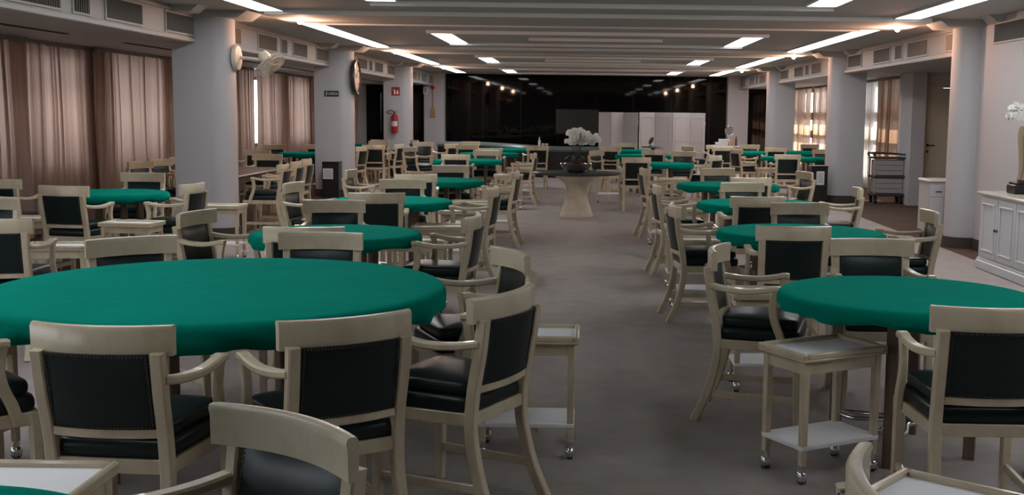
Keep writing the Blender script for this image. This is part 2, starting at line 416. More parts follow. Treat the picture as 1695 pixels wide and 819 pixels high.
for i, (a, b, w) in enumerate(bays):
    trough('ceiling_light', -3.89, .30, a, b, 'long white light strip, left ceiling, ' + w, 'long ceiling light strips')
    trough('ceiling_light', 3.93, .30, a, b, 'long white light strip, right ceiling, ' + w, 'long ceiling light strips')
for a, b, w in ((2.35, 5.25, 'nearest the camera'), (9.85, 12.75, 'cut by the top of the picture'), (17.5, 20.42, 'between first and second beams'), (25.0, 27.9, 'between second and third beams'), (32.0, 34.9, 'nearest the black end wall')):  # first pair is unseen, put in as overhead light for the foreground
    trough('ceiling_light', -2.27, .32, a, b, 'short white ceiling light left of the middle, ' + w, 'short ceiling lights', TUBE_DIM if b < 6 else TUBE)
    trough('ceiling_light', 2.58, .32, a, b, 'short white ceiling light right of the middle, ' + w, 'short ceiling lights', TUBE_DIM if b < 6 else TUBE)
for i, P in enumerate(PIERS):
    for x, sd in ((-3.79, 'left'), (4.09, 'right')):
        t = empty('spotlight', (x, P + .52 + .04 * i, 2.835))
        MB().lathe([(.036, -.001), (.062, -.002), (.064, -.012), (.052, -.016), (.040, -.006)], capb=True, capt=False).build('spot_housing', RIB, t)
        MB().sph((0, 0, -.022), .036, 12, 8).build('bulb', BULB, t)
        l = bpy.data.lights.new('spot_glow', 'POINT'); l.energy = SPOT; l.color = (1.0, .56, .36); l.shadow_soft_size = .05
        lo = bpy.data.objects.new('spot_glow', l); C.objects.link(lo); lo.parent = t; lo.location = (0, 0, -.10)
        tag(t, 'glowing warm spotlight under the %s end of the %s ceiling beam' % (sd, ('nearest', 'middle', 'farthest')[i]), 'spotlight', 'warm ceiling spotlights')

# ---------------------------------------------------------------- air grilles on the bulkheads
def vent(sx, y0, y1, label, x=4.95, frame=True):
    yc, w = (y0 + y1) / 2, y1 - y0; z0, z1 = 2.575, 2.785
    t = empty('air_vent', (sx * x, yc, (z0 + z1) / 2)); h = z1 - z0
    m = MB(); k = -sx
    def bx(a, b, c, d, e, f):
        x0, x1 = sorted((k * a, k * b)); m.b2(x0, x1, c, d, e, f)
    g = .022
    bx(0, .018, -w / 2 - g, w / 2 + g, h / 2, h / 2 + g); bx(0, .018, -w / 2 - g, w / 2 + g, -h / 2 - g, -h / 2)
    bx(0, .018, -w / 2 - g, -w / 2, -h / 2, h / 2); bx(0, .018, w / 2, w / 2 + g, -h / 2, h / 2)
    m.build('vent_frame', BULK, t)
    m = MB(); bx(0.0005, .004, -w / 2, w / 2, -h / 2, h / 2); m.build('vent_shade', HOLE, t)  # flat dark sheet stands in for the shade behind the louvres
    m = MB(); n = max(4, int(w / .045))
    for i in range(n):
        yy = -w / 2 + w * (i + .5) / n; m.box((k * .012, yy, 0), (.014, .016, h), rotm('Z', 35 * k))
    m.build('vent_louvre', GRILLE, t)
    tag(t, label, 'air vent', 'air grilles on the bulkheads')
rel = {-1: [(.75, 1.72), (2.6, 3.62), (3.9, 4.25), (4.65, 5.6), (6.32, 7.36)], 1: [(.32, 1.15), (2.0, 3.03), (3.36, 3.75), (4.07, 5.1), (6.0, 7.03)]}
ordn = ['nearest', 'second nearest', 'narrow', 'second farthest', 'farthest']
bayn = {7.2: 'before the first pier', 14.7: 'between the first and second piers', 22.2: 'between the second and third piers', 29.7: 'beyond the third pier'}
for sx, sd in ((-1, 'left'), (1, 'right')):
    for P in (7.2, 14.7, 22.2, 29.7):
        if sx > 0 and P < 8:
            vent(1, 12.62, 13.98, 'wide air vent high on the right wall, cut by the picture edge'); continue
        for (a, b), o in zip(rel[sx], ordn):
            if P + b > 8.5: vent(sx, P + a, P + b, '%s air vent on the %s bulkhead %s' % (o, sd, bayn[P]))

# ---------------------------------------------------------------- the armchair
def make_chair():
    t = empty('armchair')
    for sx in (-1, 1):
        X = (1, 0, 0)
        MB().sweep([(sx * .215, -.345, 0), (sx * .21, -.278, .15), (sx * .205, -.236, .31), (sx * .205, -.226, .42), (sx * .205, -.240, .56), (sx * .208, -.268, .70), (sx * .21, -.288, .845)], .044, .046, X, 5).build('rear_leg', W_CREAM, t)
        MB().sweep([(sx * .238, .212, 0), (sx * .236, .208, .20), (sx * .235, .205, .455)], .044, .044, X, 1, taper=(.8, 1.05)).build('front_leg', W_CREAM, t)
        MB().sweep([(sx * .213, -.272, .748), (sx * .235, -.17, .733), (sx * .254, -.06, .730), (sx * .264, .03, .742), (sx * .266, .075, .752), (sx * .266, .108, .750)], .048, .030, None, 5, .45).build('armrest', W_CREAM, t)
        MB().sweep([(sx * .266, .090, .748), (sx * .264, .076, .70), (sx * .262, .070, .64), (sx * .262, .084, .57), (sx * .263, .112, .50), (sx * .262, .132, .425)], .030, .042, X, 5, .3).build('arm_post', W_CREAM, t)
        MB().sweep([(sx * .211, -.29, .15), (sx * .236, .205, .15)], .020, .036, (1, 0, 0), 1).build('stretcher', W_CREAM, t)
    # curved top rail, rolled along its top edge
    m = MB(); n = 14; sec = [(.016, -.105), (.017, -.03), (.021, -.014), (.018, -.003), (.006, .0), (-.010, -.003), (-.017, -.014), (-.015, -.105)]
    vs = []; fs = []
    for i in range(n + 1):
        x = -.25 + .5 * i / n; yb = -.300 + .052 * (x / .25) ** 2
        for (py, pz) in sec: vs.append((x, yb + py, .935 + pz))
    k = len(sec)
    for i in range(n):
        for j in range(k):
            q = (j + 1) % k; fs.append((i * k + j, i * k + q, (i + 1) * k + q, (i + 1) * k + j))
    fs.append(tuple(range(k - 1, -1, -1))); fs.append(tuple(n * k + j for j in range(k)))
    m.add(vs, fs).build('top_rail', W_CREAM, t)
    def bow(x, d=.03): return -d * (1 - (x / .19) ** 2)
    m = MB(); m.sweep([(x, -.245 + bow(x, .026), .558) for x in (-.19, -.1, 0, .1, .19)], .024, .036, (0, 1, 0), 3, .3)
    m.build('lower_back_rail', W_CREAM, t)
    # upholstered back panel: front bulges softly, rear flat
    m = MB(); nx, nz = 12, 10
    def pt(i, j, face):
        u, v = i / nx, j / nz; x = -.182 + .364 * u; z = .572 + v * .268
        y = -.246 - .044 * v + bow(x, .026); e = (1 - (2 * u - 1) ** 4) * (1 - (2 * v - 1) ** 4)
        return (x, y + (.012 + .018 * e if face else -.012 - .003 * e), z)
    A = [[pt(i, j, 1) for i in range(nx + 1)] for j in range(nz + 1)]; B = [[pt(i, j, 0) for i in range(nx + 1)] for j in range(nz + 1)]
    vs = [p for r in A for p in r] + [p for r in B for p in r]; o = (nx + 1) * (nz + 1); fs = []
    idx = lambda i, j: j * (nx + 1) + i
    for j in range(nz):
        for i in range(nx):
            fs.append((idx(i, j), idx(i, j + 1), idx(i + 1, j + 1), idx(i + 1, j))); fs.append(tuple(o + q for q in (idx(i, j), idx(i + 1, j), idx(i + 1, j + 1), idx(i, j + 1))))
    for i in range(nx):
        fs.append((idx(i, 0), idx(i + 1, 0), o + idx(i + 1, 0), o + idx(i, 0))); fs.append((idx(i, nz), o + idx(i, nz), o + idx(i + 1, nz), idx(i + 1, nz)))
    for j in range(nz):
        fs.append((idx(0, j), o + idx(0, j), o + idx(0, j + 1), idx(0, j + 1))); fs.append((idx(nx, j), idx(nx, j + 1), o + idx(nx, j + 1), o + idx(nx, j)))
    bp = m.add(vs, fs).build('back_panel', LEATHER, t)
    m = MB()
    for fy in (.014, -.015):
        for q in range(23):
            v = q / 22; z = .578 + v * .256
            for sx in (-1, 1): m.sph((sx * .176, -.246 - .044 * v + bow(.176, .026) + fy, z), .0042, 6, 4)
        for q in range(31):
            x = -.176 + .352 * q / 30
            for v, z in ((0, .578), (1, .834)): m.sph((x, -.246 - .044 * v + bow(x, .026) + fy, z), .0042, 6, 4)
    m.build('nailhead_trim', NAIL, bp)
    # seat frame, upholstered pad and loose cushion
    m = MB()
    m.sweep([(-.236, .213, .432), (.236, .213, .432)], .030, .052, (0, 1, 0), 1, .2)
    m.sweep([(-.205, -.226, .432), (.205, -.226, .432)], .030, .052, (0, 1, 0), 1, .2)
    for sx in (-1, 1): m.sweep([(sx * .209, -.21, .432), (sx * .239, .195, .432)], .030, .052, (1, 0, 0), 1, .2)
    m.build('seat_frame', W_CREAM, t)
    def slab(z0, z1, g, puff, name, mt, par):
        m = MB(); n, kk = 40, 7; vs = []; fs = []
        prof = [(.93, 0), (.985, .12), (1.0, .35), (1.0, .65), (.975, .9), (.90, 1.0), (.6, 1.0 + puff * .7), (.3, 1.0 + puff)]
        for r, h in prof:
            for q in range(n):
                a = 2 * math.pi * q / n; ca, sa = math.cos(a), math.sin(a); e = .22
                px = math.copysign(abs(ca) ** e, ca); py = math.copysign(abs(sa) ** e, sa)
                wd = .222 + .014 * py
                vs.append((px * (wd + g) * r, (-.005 + py * (.222 + g)) * r if True else 0, z0 + (z1 - z0) * h))
        for i in range(len(prof) - 1):
            for q in range(n):
                w = (q + 1) % n; fs.append((i * n + q, i * n + w, (i + 1) * n + w, (i + 1) * n + q))
        fs.append(tuple(range(n - 1, -1, -1))); fs.append(tuple((len(prof) - 1) * n + q for q in range(n)))
        return m.add(vs, fs).build(name, mt, par, 60)
    slab(.452, .522, .006, .05, 'seat_pad', LEATHER, t)
    slab(.520, .580, -.012, .16, 'seat_cushion', LEATHER, t)
    return t
# ---------------------------------------------------------------- felt-covered table
def felt(r, top, drop, seed, n=144):
    rnd = random.Random(seed); ph = [rnd.uniform(0, 6.28) for _ in range(6)]
    prof = [(0.001, 0), (r * .35, 0), (r * .7, 0), (r - .06, -.001), (r - .025, -.004), (r - .008, -.014), (r, -.032), (r + .002, -.055)]
    k0 = len(prof); q = 5
    vs = []; fs = []
    for i in range(n):
        a = 2 * math.pi * i / n
        wob = (1.7 if r > 1 else 1.0) * (.006 * math.sin(23 * a + ph[0]) + .005 * math.sin(37 * a + ph[1]) + .004 * math.sin(11 * a + ph[2]) + rnd.uniform(-.002, .002))
        low = .006 * math.sin(5 * a + ph[3]) + .008 * math.sin(9 * a + ph[4])
        for rr, z in prof: vs.append((rr * math.cos(a), rr * math.sin(a), top + z))
        for t in range(1, q + 1):
            f = t / q; rad = r + .002 - .03 * f * f + wob * f * 1.6; z = -.055 - (drop - .055 + low) * f
            vs.append((rad * math.cos(a), rad * math.sin(a), top + z))
        vs.append(((r - .06) * math.cos(a), (r - .06) * math.sin(a), top - drop + .012))
    k = k0 + q + 1
    for i in range(n):
        m = (i + 1) % n
        for j in range(k - 1): fs.append((i * k + j, m * k + j, m * k + j + 1, i * k + j + 1))
    fs.append(tuple(i * k for i in range(n)))
    return MB().add(vs, fs)
def make_table(r, top, drop, seed, label, group, x, y, rz=0, wood_legs=False):
    t = empty('card_table', (x, y, 0), rz)
    felt(r, top, drop, seed).build('felt_cover', FELT, t, 50)
    MB().lathe([(r - .07, top - drop + .016), (r - .02, top - .045), (r - .03, top - .012), (.01, top - .012)], n=48, capt=True).build('tabletop', W_BROWN, t)
    k = .52 * r
    for i in range(4):
        a = R(45 + 90 * i); c, s_ = math.cos(a), math.sin(a)
        MB().sweep([(k * c, k * s_, 0), (k * c, k * s_, top - .06)], .055, .055, (c, s_, 0), 1, .2).build('leg', W_BROWN, t)
        a2 = a + R(90); e = Vector((math.cos(a2) * k, math.sin(a2) * k, .16)); b = Vector((c * k, s_ * k, .16)); mid = (b + e) / 2
        MB().tube([b, b * .55 + mid * .35 + Vector((0, 0, .005)), mid * .35 + Vector((0, 0, .1)), e * .55 + mid * .35 + Vector((0, 0, .005)), e], .012, 10, 6).build('curved_rail', CHROME, t)
    tag(t, label, 'table', group); return t
# ---------------------------------------------------------------- tray cart
def make_cart():
    t = empty('tray_cart'); L, D, H = .50, .34, .60
    m = MB(); m.b2(-L / 2, L / 2, -D / 2, D / 2, H - .035, H - .018, .006)
    for sx in (-1, 1): m.box((sx * (L / 2 - .012), 0, H - .008), (.024, D, .028), ch=.006)
    for sy in (-1, 1): m.box((0, sy * (D / 2 - .012), H - .008), (L - .048, .024, .028), ch=.006)
    tr = m.build('tray', W_CREAM, t)
    MB().b2(-L / 2 + .024, L / 2 - .024, -D / 2 + .024, D / 2 - .024, H - .018, H - .013).build('tray_lining', W_TRAY, tr)
    m = MB()
    for sy in (-1, 1): m.box((0, sy * (D / 2 - .035), H - .064), (L - .08, .018, .058))
    for sx in (-1, 1): m.box((sx * (L / 2 - .035), 0, H - .064), (.018, D - .08, .058))
    m.build('apron', W_CREAM, t)
    m = MB(); m.b2(-L / 2 + .02, L / 2 - .02, -D / 2 + .02, D / 2 - .02, .155, .178, .004); sh = m.build('lower_shelf', W_TRAY, t)
    for sx in (-1, 1):
        for sy in (-1, 1):
            x, y = sx * (L / 2 - .038), sy * (D / 2 - .038)
            MB().sweep([(x, y, .085), (x, y, H - .035)], .036, .036, (1, 0, 0), 1, .2, (.85, 1)).build('leg', W_CREAM, t)
            c = MB(); c.cyl((x, y, .05), (x, y, .088), .016, 12); c.sph((x, y, .034), .030, 12, 8, (.85, 1, 1))
            cs = c.build('caster', CHROME, t)
            MB().cyl((x - .012, y, .022), (x + .012, y, .022), .022, 14).build('caster_wheel', RUBBER, cs)
    return t

# ---------------------------------------------------------------- tables
GL, GR, GA, GB = 'green tables of the left row', 'green tables of the right row', 'green tables in the left aisle', 'green tables in the right aisle'
make_table(1.045, .84, .115, 1, 'biggest round green felt table, filling the near left of the hall', GL, -1.70, 5.27)
make_table(.565, .80, .085, 2, 'round green table cut off by the bottom left corner of the picture', GL, -1.395, 1.985, 10)
for i, (x, y, r, lb) in enumerate([(-1.77, 8.05, .605, 'round green table directly behind the biggest green table'), (-1.9, 11.08, .60, 'round green table in the left row, two behind the biggest one'),
        (-1.91, 14.45, .62, 'round green table in the left row level with the first left pier'), (-2.14, 20.66, .63, 'round green table left of the stone orchid table, farther back'),
        (-2.05, 24.19, .63, 'small-looking green table far back left, second from the counter'), (-2.0, 27.11, .65, 'farthest green table on the left, nearest the dark counter')]):
    make_table(r, .80, .085, 10 + i, lb, GL, x, y, 13 * i)
for i, (x, y, r, lb) in enumerate([(1.6, 5.56, .635, 'nearest round green table on the right, cut by the picture edge'), (1.63, 8.53, .635, 'round green table just behind the nearest right one'),
        (1.75, 11.3, .635, 'round green table in the right row, third from the camera'), (1.8, 14.34, .645, 'round green table in the right row, fourth from the camera'),
        (1.28, 20.26, .65, 'round green table right of the stone orchid table, farther back'), (1.27, 24.28, .64, 'green table far back right of centre, second from the white screens'),
        (1.1, 27.43, .64, 'farthest green table right of centre, before the white screens')]):
    make_table(r, .80, .085, 30 + i, lb, GR, x, y, 20 + 17 * i)
for i, (x, y, r, lb) in enumerate([(-4.86, 11.62, .57, 'dim green table by the curtain at far left, before the first pier'), (-5.62, 23.05, .60, 'green table against the curtains, half behind the second left pier'),
        (-5.75, 29.5, .62, 'sliver of green table seen between the second and third left piers')]):
    make_table(r, .80, .085, 50 + i, lb, GA, x, y, 30 * i)
for i, (x, y, r, lb) in enumerate([(4.0, 27.3, .58, 'green table near the white wall at the far right end'), (4.36, 24.0, .66, 'green table beside the second right pier, by the bin'), (5.46, 28.0, .64, 'green table before the bright curtains beyond the second right pier')]):
    make_table(r, .80, .085, 60 + i, lb, GB, x, y, 25 * i)
t = empty('wooden_table', (-5.1, 16.55, 0))
MB().b2(-.40, .40, -1.3, 1.3, .72, .76, .012).build('tabletop', W_BROWN, t)
m = MB()
for sx in (-1, 1): m.b2(sx * .34 - .012, sx * .34 + .012, -1.2, 1.2, .64, .72)
for sy in (-1, 1): m.b2(-.34, .34, sy * 1.2 - .012, sy * 1.2 + .012, .64, .72)
m.build('apron', W_BROWN, t)
for sx in (-1, 1):
    for sy in (-1, 1): MB().sweep([(sx * .34, sy * 1.2, 0), (sx * .34, sy * 1.2, .72)], .06, .06, (1, 0, 0), 1, .2, (.7, 1)).build('leg', W_BROWN, t)
tag(t, 'bare brown wooden table just beyond the first left pier', 'table')

# ---------------------------------------------------------------- armchairs
proto = make_chair(); used = [False]
def chair(x, y, rz, label, group):
    if used[0]: o = copy_tree(proto)
    else: o = proto; used[0] = True
    o.location = (x, y, 0); o.rotation_euler.z = R(rz); tag(o, label, 'chair', group)
KIDS.clear()
A = 'cream armchair '
ROWL, ROWR, AL, AR, FG = 'armchairs around the left row of tables', 'armchairs around the right row of tables', 'armchairs in the left aisle', 'armchairs in the right aisle', 'armchairs nearest the camera'
for x, y, rz, lb, g in [
    (-1.61, 4.04, -5, 'at the near side of the biggest table, back squarely to us', FG),
    (-0.99, 4.21, 34, 'in the middle of three backs at the near edge of the biggest table', FG),
    (-0.56, 4.73, 64, 'turned left at the right near edge of the biggest table, beside the aisle', FG),
    (-0.62, 5.87, 115, 'at the right end of the biggest table, front panel facing us', FG),
    (-2.40, 6.17, 219, 'at the far left of the biggest table, only wide pale top rail showing', FG),
    (-1.57, 6.49, 181, 'behind the middle of the biggest table, facing us, pale top rail bright', FG),
    (-2.49, 4.43, -45, 'cut by the left picture edge, only its right arm and seat showing', FG),
    (-0.86, 2.42, 144,'nearest of all, at bottom left, studded back panel facing us', FG),
    (.86, 2.22, -95, 'at the bottom right edge, only the end of its top rail showing', FG),
    (-1.79, 7.33, 7, 'with its back to us at the second left table, behind a brighter rail', ROWL),
    (-2.00, 8.96, 189, 'facing us on the far side of the second left table', ROWL),
    (-2.52, 8.01, 259, 'left of the second left table, shiny panel turned right, before the first pier', ROWL),
    (-1.06, 8.07, 84, 'seen side-on right of the second left table', ROWL),
    (-1.90, 10.36, 10, 'with its back to us at the third left table', ROWL),
    (-1.91, 11.95, 192, 'facing us on the far side of the third left table, bright rail', ROWL),
    (-2.68, 11.34, 262, 'left of the third left table, white-lit, turned to the right', ROWL),
    (-1.17, 11.14, 84, 'seen side-on right of the third left table', ROWL),
    (-2.02, 13.45, 11, 'with its back to us at the table level with the first pier', ROWL),
    (-1.79, 15.30, 193, 'facing us beyond the table level with the first pier', ROWL),
    (-2.63, 13.95, 267, 'left of the table level with the first pier, before the second pier', ROWL),
    (-1.14, 14.19, 84, 'seen side-on right of the table level with the first pier', ROWL),
    (-2.23, 19.80, 0, 'with its back to us at the fifth left table, left of the orchid', ROWL),
    (-1.90, 21.50, 180, 'facing us beyond the fifth left table', ROWL),
    (-1.20, 20.63, 84, 'side-on right of the fifth left table, left of the orchid', ROWL),
    (-1.93, 23.30, 0, 'with its back to us at the sixth left table', ROWL),
    (-2.57, 25.00, 195, 'facing us beyond the sixth left table', ROWL),
    (-1.11, 25.25, 12, 'standing alone, back to us, between the far left tables and the counter', ROWL),
    (-2.75, 27.95, 205, 'facing us at the farthest left table', ROWL),
    (1.61, 4.62, -1, 'at the nearest right table, large black back cut by the picture edge', ROWR),
    (1.72, 6.52, 179, 'facing us across the nearest right table', ROWR),
    (1.00, 6.20, -105, 'side-on at the left of the nearest right table, cushion showing', ROWR),
    (1.40, 7.78, -2, 'with its back to us at the second right table', ROWR),
    (1.84, 9.32, 186, 'facing us across the second right table', ROWR),
    (1.00, 9.24, -84, 'side-on at the left of the second right table', ROWR),
    (2.45, 8.89, 86, 'at the right of the second right table, turned left', ROWR),
    (1.53, 10.50, 7, 'with its back to us at the third right table', ROWR),
    (1.76, 12.10, 192, 'facing us across the third right table', ROWR),
    (1.02, 11.85, -85, 'side-on at the left of the third right table', ROWR),
    (2.54, 11.69, 82, 'seen edge-on at the right of the third right table', ROWR),
    (1.91, 13.63, 10, 'with its back to us at the fourth right table', ROWR),
    (1.88, 15.40, 195, 'facing us across the fourth right table', ROWR),
    (1.05, 15.46, -83, 'side-on at the left of the fourth right table, lit whitish', ROWR),
    (2.64, 14.89, 103, 'at the right of the fourth right table, near the bin', ROWR),
    (0.85, 19.49, 2, 'with its back to us just right of the stone orchid table', ROWR),
    (1.94, 22.45, 180, 'facing us behind the fifth right table, right one of two', ROWR),
    (2.13, 20.72, 55, 'with its back half turned at the right of the fifth right table', ROWR),
    (0.42, 22.30, 235, 'small and white-lit, just right of the orchid bowl', ROWR),
    (1.38, 23.35, 0, 'with its back to us at the sixth right table', ROWR),
    (0.62, 25.10, -20, 'with its back to us left of the sixth right table', ROWR),
    (1.04, 28.25, 180, 'facing us before the left white screen', ROWR),
    (2.15, 26.27, 120, 'before the right white screen, turned left', ROWR),
    (3.84, 21.90, 0, 'with its black back to us in the right aisle, left of the bin', AR),
    (4.36, 26.40, 0, 'with its back to us at the green table near the far right wall', AR),
    (3.12, 26.55, 8, 'at the left of the green table near the far right wall', AR),
    (4.10, 28.25, 180, 'facing us beyond the green table near the far right wall', AR),
    (5.20, 25.00, 165, 'half hidden behind the second right pier, facing us before bright curtains', AR),
    (5.85, 29.30, 190, 'farthest one before the bright curtains on the right', AR),
    (3.50, 24.70, -70, 'small and pinkish, in the right aisle between the two green tables', AR),
    (2.84, 28.00, 60, 'beside the dark end wall, right of the white screens', AR),
    (-3.89, 7.60, 8, 'cut by the left picture edge, pale rail above black back', AL),
    (-4.80, 10.77, -9, 'with its black back to us before the dim green table by the curtain', AL),
    (-4.99, 12.55, 179, 'facing us behind the dim green table by the curtain', AL),
    (-5.90, 11.62, 0, 'dark one at the far left edge in front of the curtain', AL),
    (-4.80, 8.85, 180, 'cut by the left edge, white-lit rail end above the nearer black back', AL),
    (-4.09, 11.12, 84, 'turned left, before the white flat of the first left pier', AL),
    (-4.32, 15.30, 90, 'side-on beyond the first pier, nearest of three in line', AL),
    (-4.36, 16.16, 90, 'side-on beyond the first pier, middle of three in line', AL),
    (-4.42, 17.00, 90, 'side-on beyond the first pier, farthest of three in line', AL),
    (-5.20, 18.35, 180, 'facing us at the far end of the bare brown table', AL),
    (-6.40, 23.50, 200, 'left of the green table against the curtains', AL),
    (-5.75, 24.00, 178, 'behind the green table against the curtains', AL),
    (-5.92, 20.25, 180, 'low against the curtain below the bright gap', AL),
    (-5.86, 15.50, -108, 'facing right at the curtain side of the brown table, nearest', AL),
    (-5.86, 16.25, -108, 'facing right at the curtain side of the brown table, middle', AL),
    (-5.86, 17.00, -108, 'facing right at the curtain side of the brown table, farthest', AL),
    (-4.52, 24.55, 0, 'with its back to us between the second and third left piers', AL),
    (-4.38, 25.30, 75, 'half behind another chair near the third left pier bin', AL),
    (-4.82, 23.27, 75, 'side-on just behind the second left pier', AL),
    (-5.30, 28.60, 160, 'pinkish, facing us before the sliver of green table', AL),
    (-5.00, 27.30, 180, 'facing us between the far-left chairs and the third left pier', AL),
    (-4.14, 29.10, -60, 'turned right beside the third left pier, before the dark doorway', AL),
    (-3.36, 23.20, 245, 'left of the sixth left table, turned right', AL),
    (-3.87, 26.90, 180, 'facing us left of the far tables, near the third pier', AL),
    (-3.25, 25.90, 60, 'edge-on before the white back pier on the left', AL)]:
    chair(x, y, rz, A + lb, g)

# ---------------------------------------------------------------- tray carts
cproto = make_cart(); cused = [False]
def cart(x, y, rz, label, group):
    if cused[0]: o = copy_tree(cproto)
    else: o = cproto; cused[0] = True
    o.location = (x, y, 0); o.rotation_euler.z = R(rz); tag(o, label, 'cart', group)
B = 'cream tray cart '
KL, KR = 'tray carts along the left tables', 'tray carts along the right tables'
for x, y, rz, lb, g in [
    (-0.27, 5.47, 0, 'in the aisle right of the biggest green table', KL),
    (-1.64, 3.15, 0, 'between the corner table and the biggest table, mostly hidden', KL),
    (-2.85, 5.05, 80, 'under the left edge of the biggest table', KL),
    (-1.40, 9.45, 0, 'just beyond the right edge of the second left table', KL),
    (-1.36, 10.62, 0, 'near the third left table, in front of a side-on chair', KL),
    (-1.32, 12.3, 0, 'right behind the third left table', KL),
    (-1.36, 13.55, 0, 'before the side-on chair of the table level with the first pier', KL),
    (-1.2, 15.6, 0, 'just beyond the table level with the first pier', KL),
    (-1.32, 19.55, 0, 'before the side-on chair left of the orchid table', KL),
    (-1.28, 22.0, 0, 'left of the orchid bowl, behind the fifth left table', KL),
    (-1.28, 23.55, 0, 'beside the sixth left table', KL),
    (-4.08, 8.75, 8, 'at the left, beside the chair cut by the picture edge', KL),
    (-4.23, 10.56, -4, 'under the dim green table by the curtain', KL),
    (-4.05, 12.6, 0, 'standing in front of the first left pier', KL),
    (-5.35, 10.9, 0, 'small at the far left edge by the curtain', KL),
    (1.12, 5.22, 29, 'turned cornerwise under the nearest right table', KR),
    (1.06, 3.06, -40, 'cut by the bottom edge at right, only its tray showing', KR),
    (1.14, 6.86, 0, 'between the two nearest right tables, behind a side-on chair', KR),
    (2.27, 5.0, 85, 'under the right side of the nearest right table, lower shelf showing', KR),
    (0.98, 9.74, 0, 'just beyond the side-on chair at the second right table', KR),
    (1.02, 10.85, 0, 'left of the third right table', KR),
    (1.17, 12.95, 0, 'between the third and fourth right tables', KR),
    (1.05, 14.55, 0, 'left of the fourth right table', KR),
    (1.15, 16.2, 0, 'behind the side-on whitish chair at the fourth right table', KR),
    (1.45, 18.9, 0, 'standing before the fifth right table', KR),
    (0.45, 21.35, 0, 'just right of the stone orchid pedestal, behind the table edge', KR),
    (3.65, 26.2, 0, 'brownish, by the green table near the far right wall', KR),
    (3.72, 23.2, 0, 'brownish, left of the black-backed chair in the right aisle', KR)]:
    cart(x, y, rz, B + lb, g)
# ---------------------------------------------------------------- curtains
def curtain(x, y0, y1, z0, z1, seed, m, label, group, amp=.034, sx=-1):
    rnd = random.Random(seed)
    prof = []; yy = y0; sgn = 1
    while yy < y1:
        p = rnd.choice((.05, .07, .10, .14, .20)) * rnd.uniform(.8, 1.2); A = amp * rnd.uniform(.5, 1.1); ov = rnd.choice((0, .12, .3, .42)) * p
        for k in range(10):
            f = k / 10; prof.append((yy + p * f + ov * math.sin(2 * math.pi * f), A * math.sin(math.pi * 2 * f + .6 * math.sin(2 * math.pi * f))))
        yy += p
    prof.append((yy, 0)); sc = (y1 - y0) / (yy - y0); prof = [(y0 + (q - y0) * sc, w) for q, w in prof]; n = len(prof) - 1
    rows = 9; vs = []; fs = []
    for j in range(rows + 1):
        v = j / rows; z = z0 + (z1 - z0) * v
        for i, (y, w) in enumerate(prof):
            vs.append((w * (.7 + .4 * (1 - v)) + .008 * math.sin(3 * y + 5 * v + seed), y - (y0 + y1) / 2 + .018 * math.sin(5 * y + seed) * (1 - v), z))
    for j in range(rows):
        for i in range(n): a = j * (n + 1) + i; fs.append((a, a + 1, a + n + 2, a + n + 1))
    t = empty('curtain', (x, (y0 + y1) / 2, 0))
    MB().add(vs, fs).build('curtain_cloth', m, t, 180)
    h = MB(); h.b2(-.012, .012, -(y1 - y0) / 2, (y1 - y0) / 2, z1 - .02, 2.4995); h.build('curtain_rail', FRAME, t)
    tag(t, label, 'curtain', group)
cl = ['at the far left before the picture edge, out of view', 'left of the picture edge, second one', 'cut by the left picture edge, pale', 'left of the dark window post shadow behind the dim table',
      'hanging where the dark window post shows through', 'just left of the first left pier', 'hidden behind the first left pier', 'right beside the first pier, left of the bright gap',
      'right of the bright gap between first and second piers', 'just left of the second left pier', 'behind the second left pier', 'narrow strip seen just right of the second left pier']
edges = [(2.2, 5.2), (5.2, 8.2), (8.2, 11.1), (11.1, 13.95), (13.95, 16.35), (16.35, 18.9), (18.9, 21.3), (21.3, 23.74), (24.03, 26.3), (26.3, 29.0), (29.0, 31.9), (31.9, 35.0)]
for i, ((a, b), lb) in enumerate(zip(edges, cl)):
    if i < 2: continue
    curtain(-6.9 - (.115 if i in (2, 4, 6, 9, 11) else 0), a - (.22 if i != 8 else .03), b + (.22 if i != 7 else .03), .03, 2.465, 100 + i, CURTAIN, 'beige pink curtain ' + lb, 'curtains on the left windows')
for i, (a, b, m, lb) in enumerate([(22.70, 25.2, CURTAIN_R, 'brown beige curtain hanging right behind the grey service trolley'), (25.25, 26.85, 'S', 'white glowing sheer curtain just right of the second right pier'),
        (22.42, 22.58, 'S', 'narrow glowing white sheer between brown curtain and white door pillar'), (29.9, 32.6, 'T', 'sunlit sheer beige curtain just left of the second right pier'), (32.65, 35.4, 'T', 'sunlit sheer beige curtain beside the white wall, right far end')]):
    mm = {'S': SHEER, 'T': SHEER2}.get(m, m)
    curtain(6.42 + .06 * (i % 2), a, b, .12, 2.465, 200 + i, mm, lb, 'curtains on the right windows', .025)
m = MB(); m.b2(-6.05, -5.98, 6, 13.3, 2.490, 2.4995); m.b2(-6.05, -5.98, 15, 36, 2.490, 2.4995)
struct(m.build('trim_slot_shade', HOLE))  # dark strip on the soffit paints the shade of an open gap

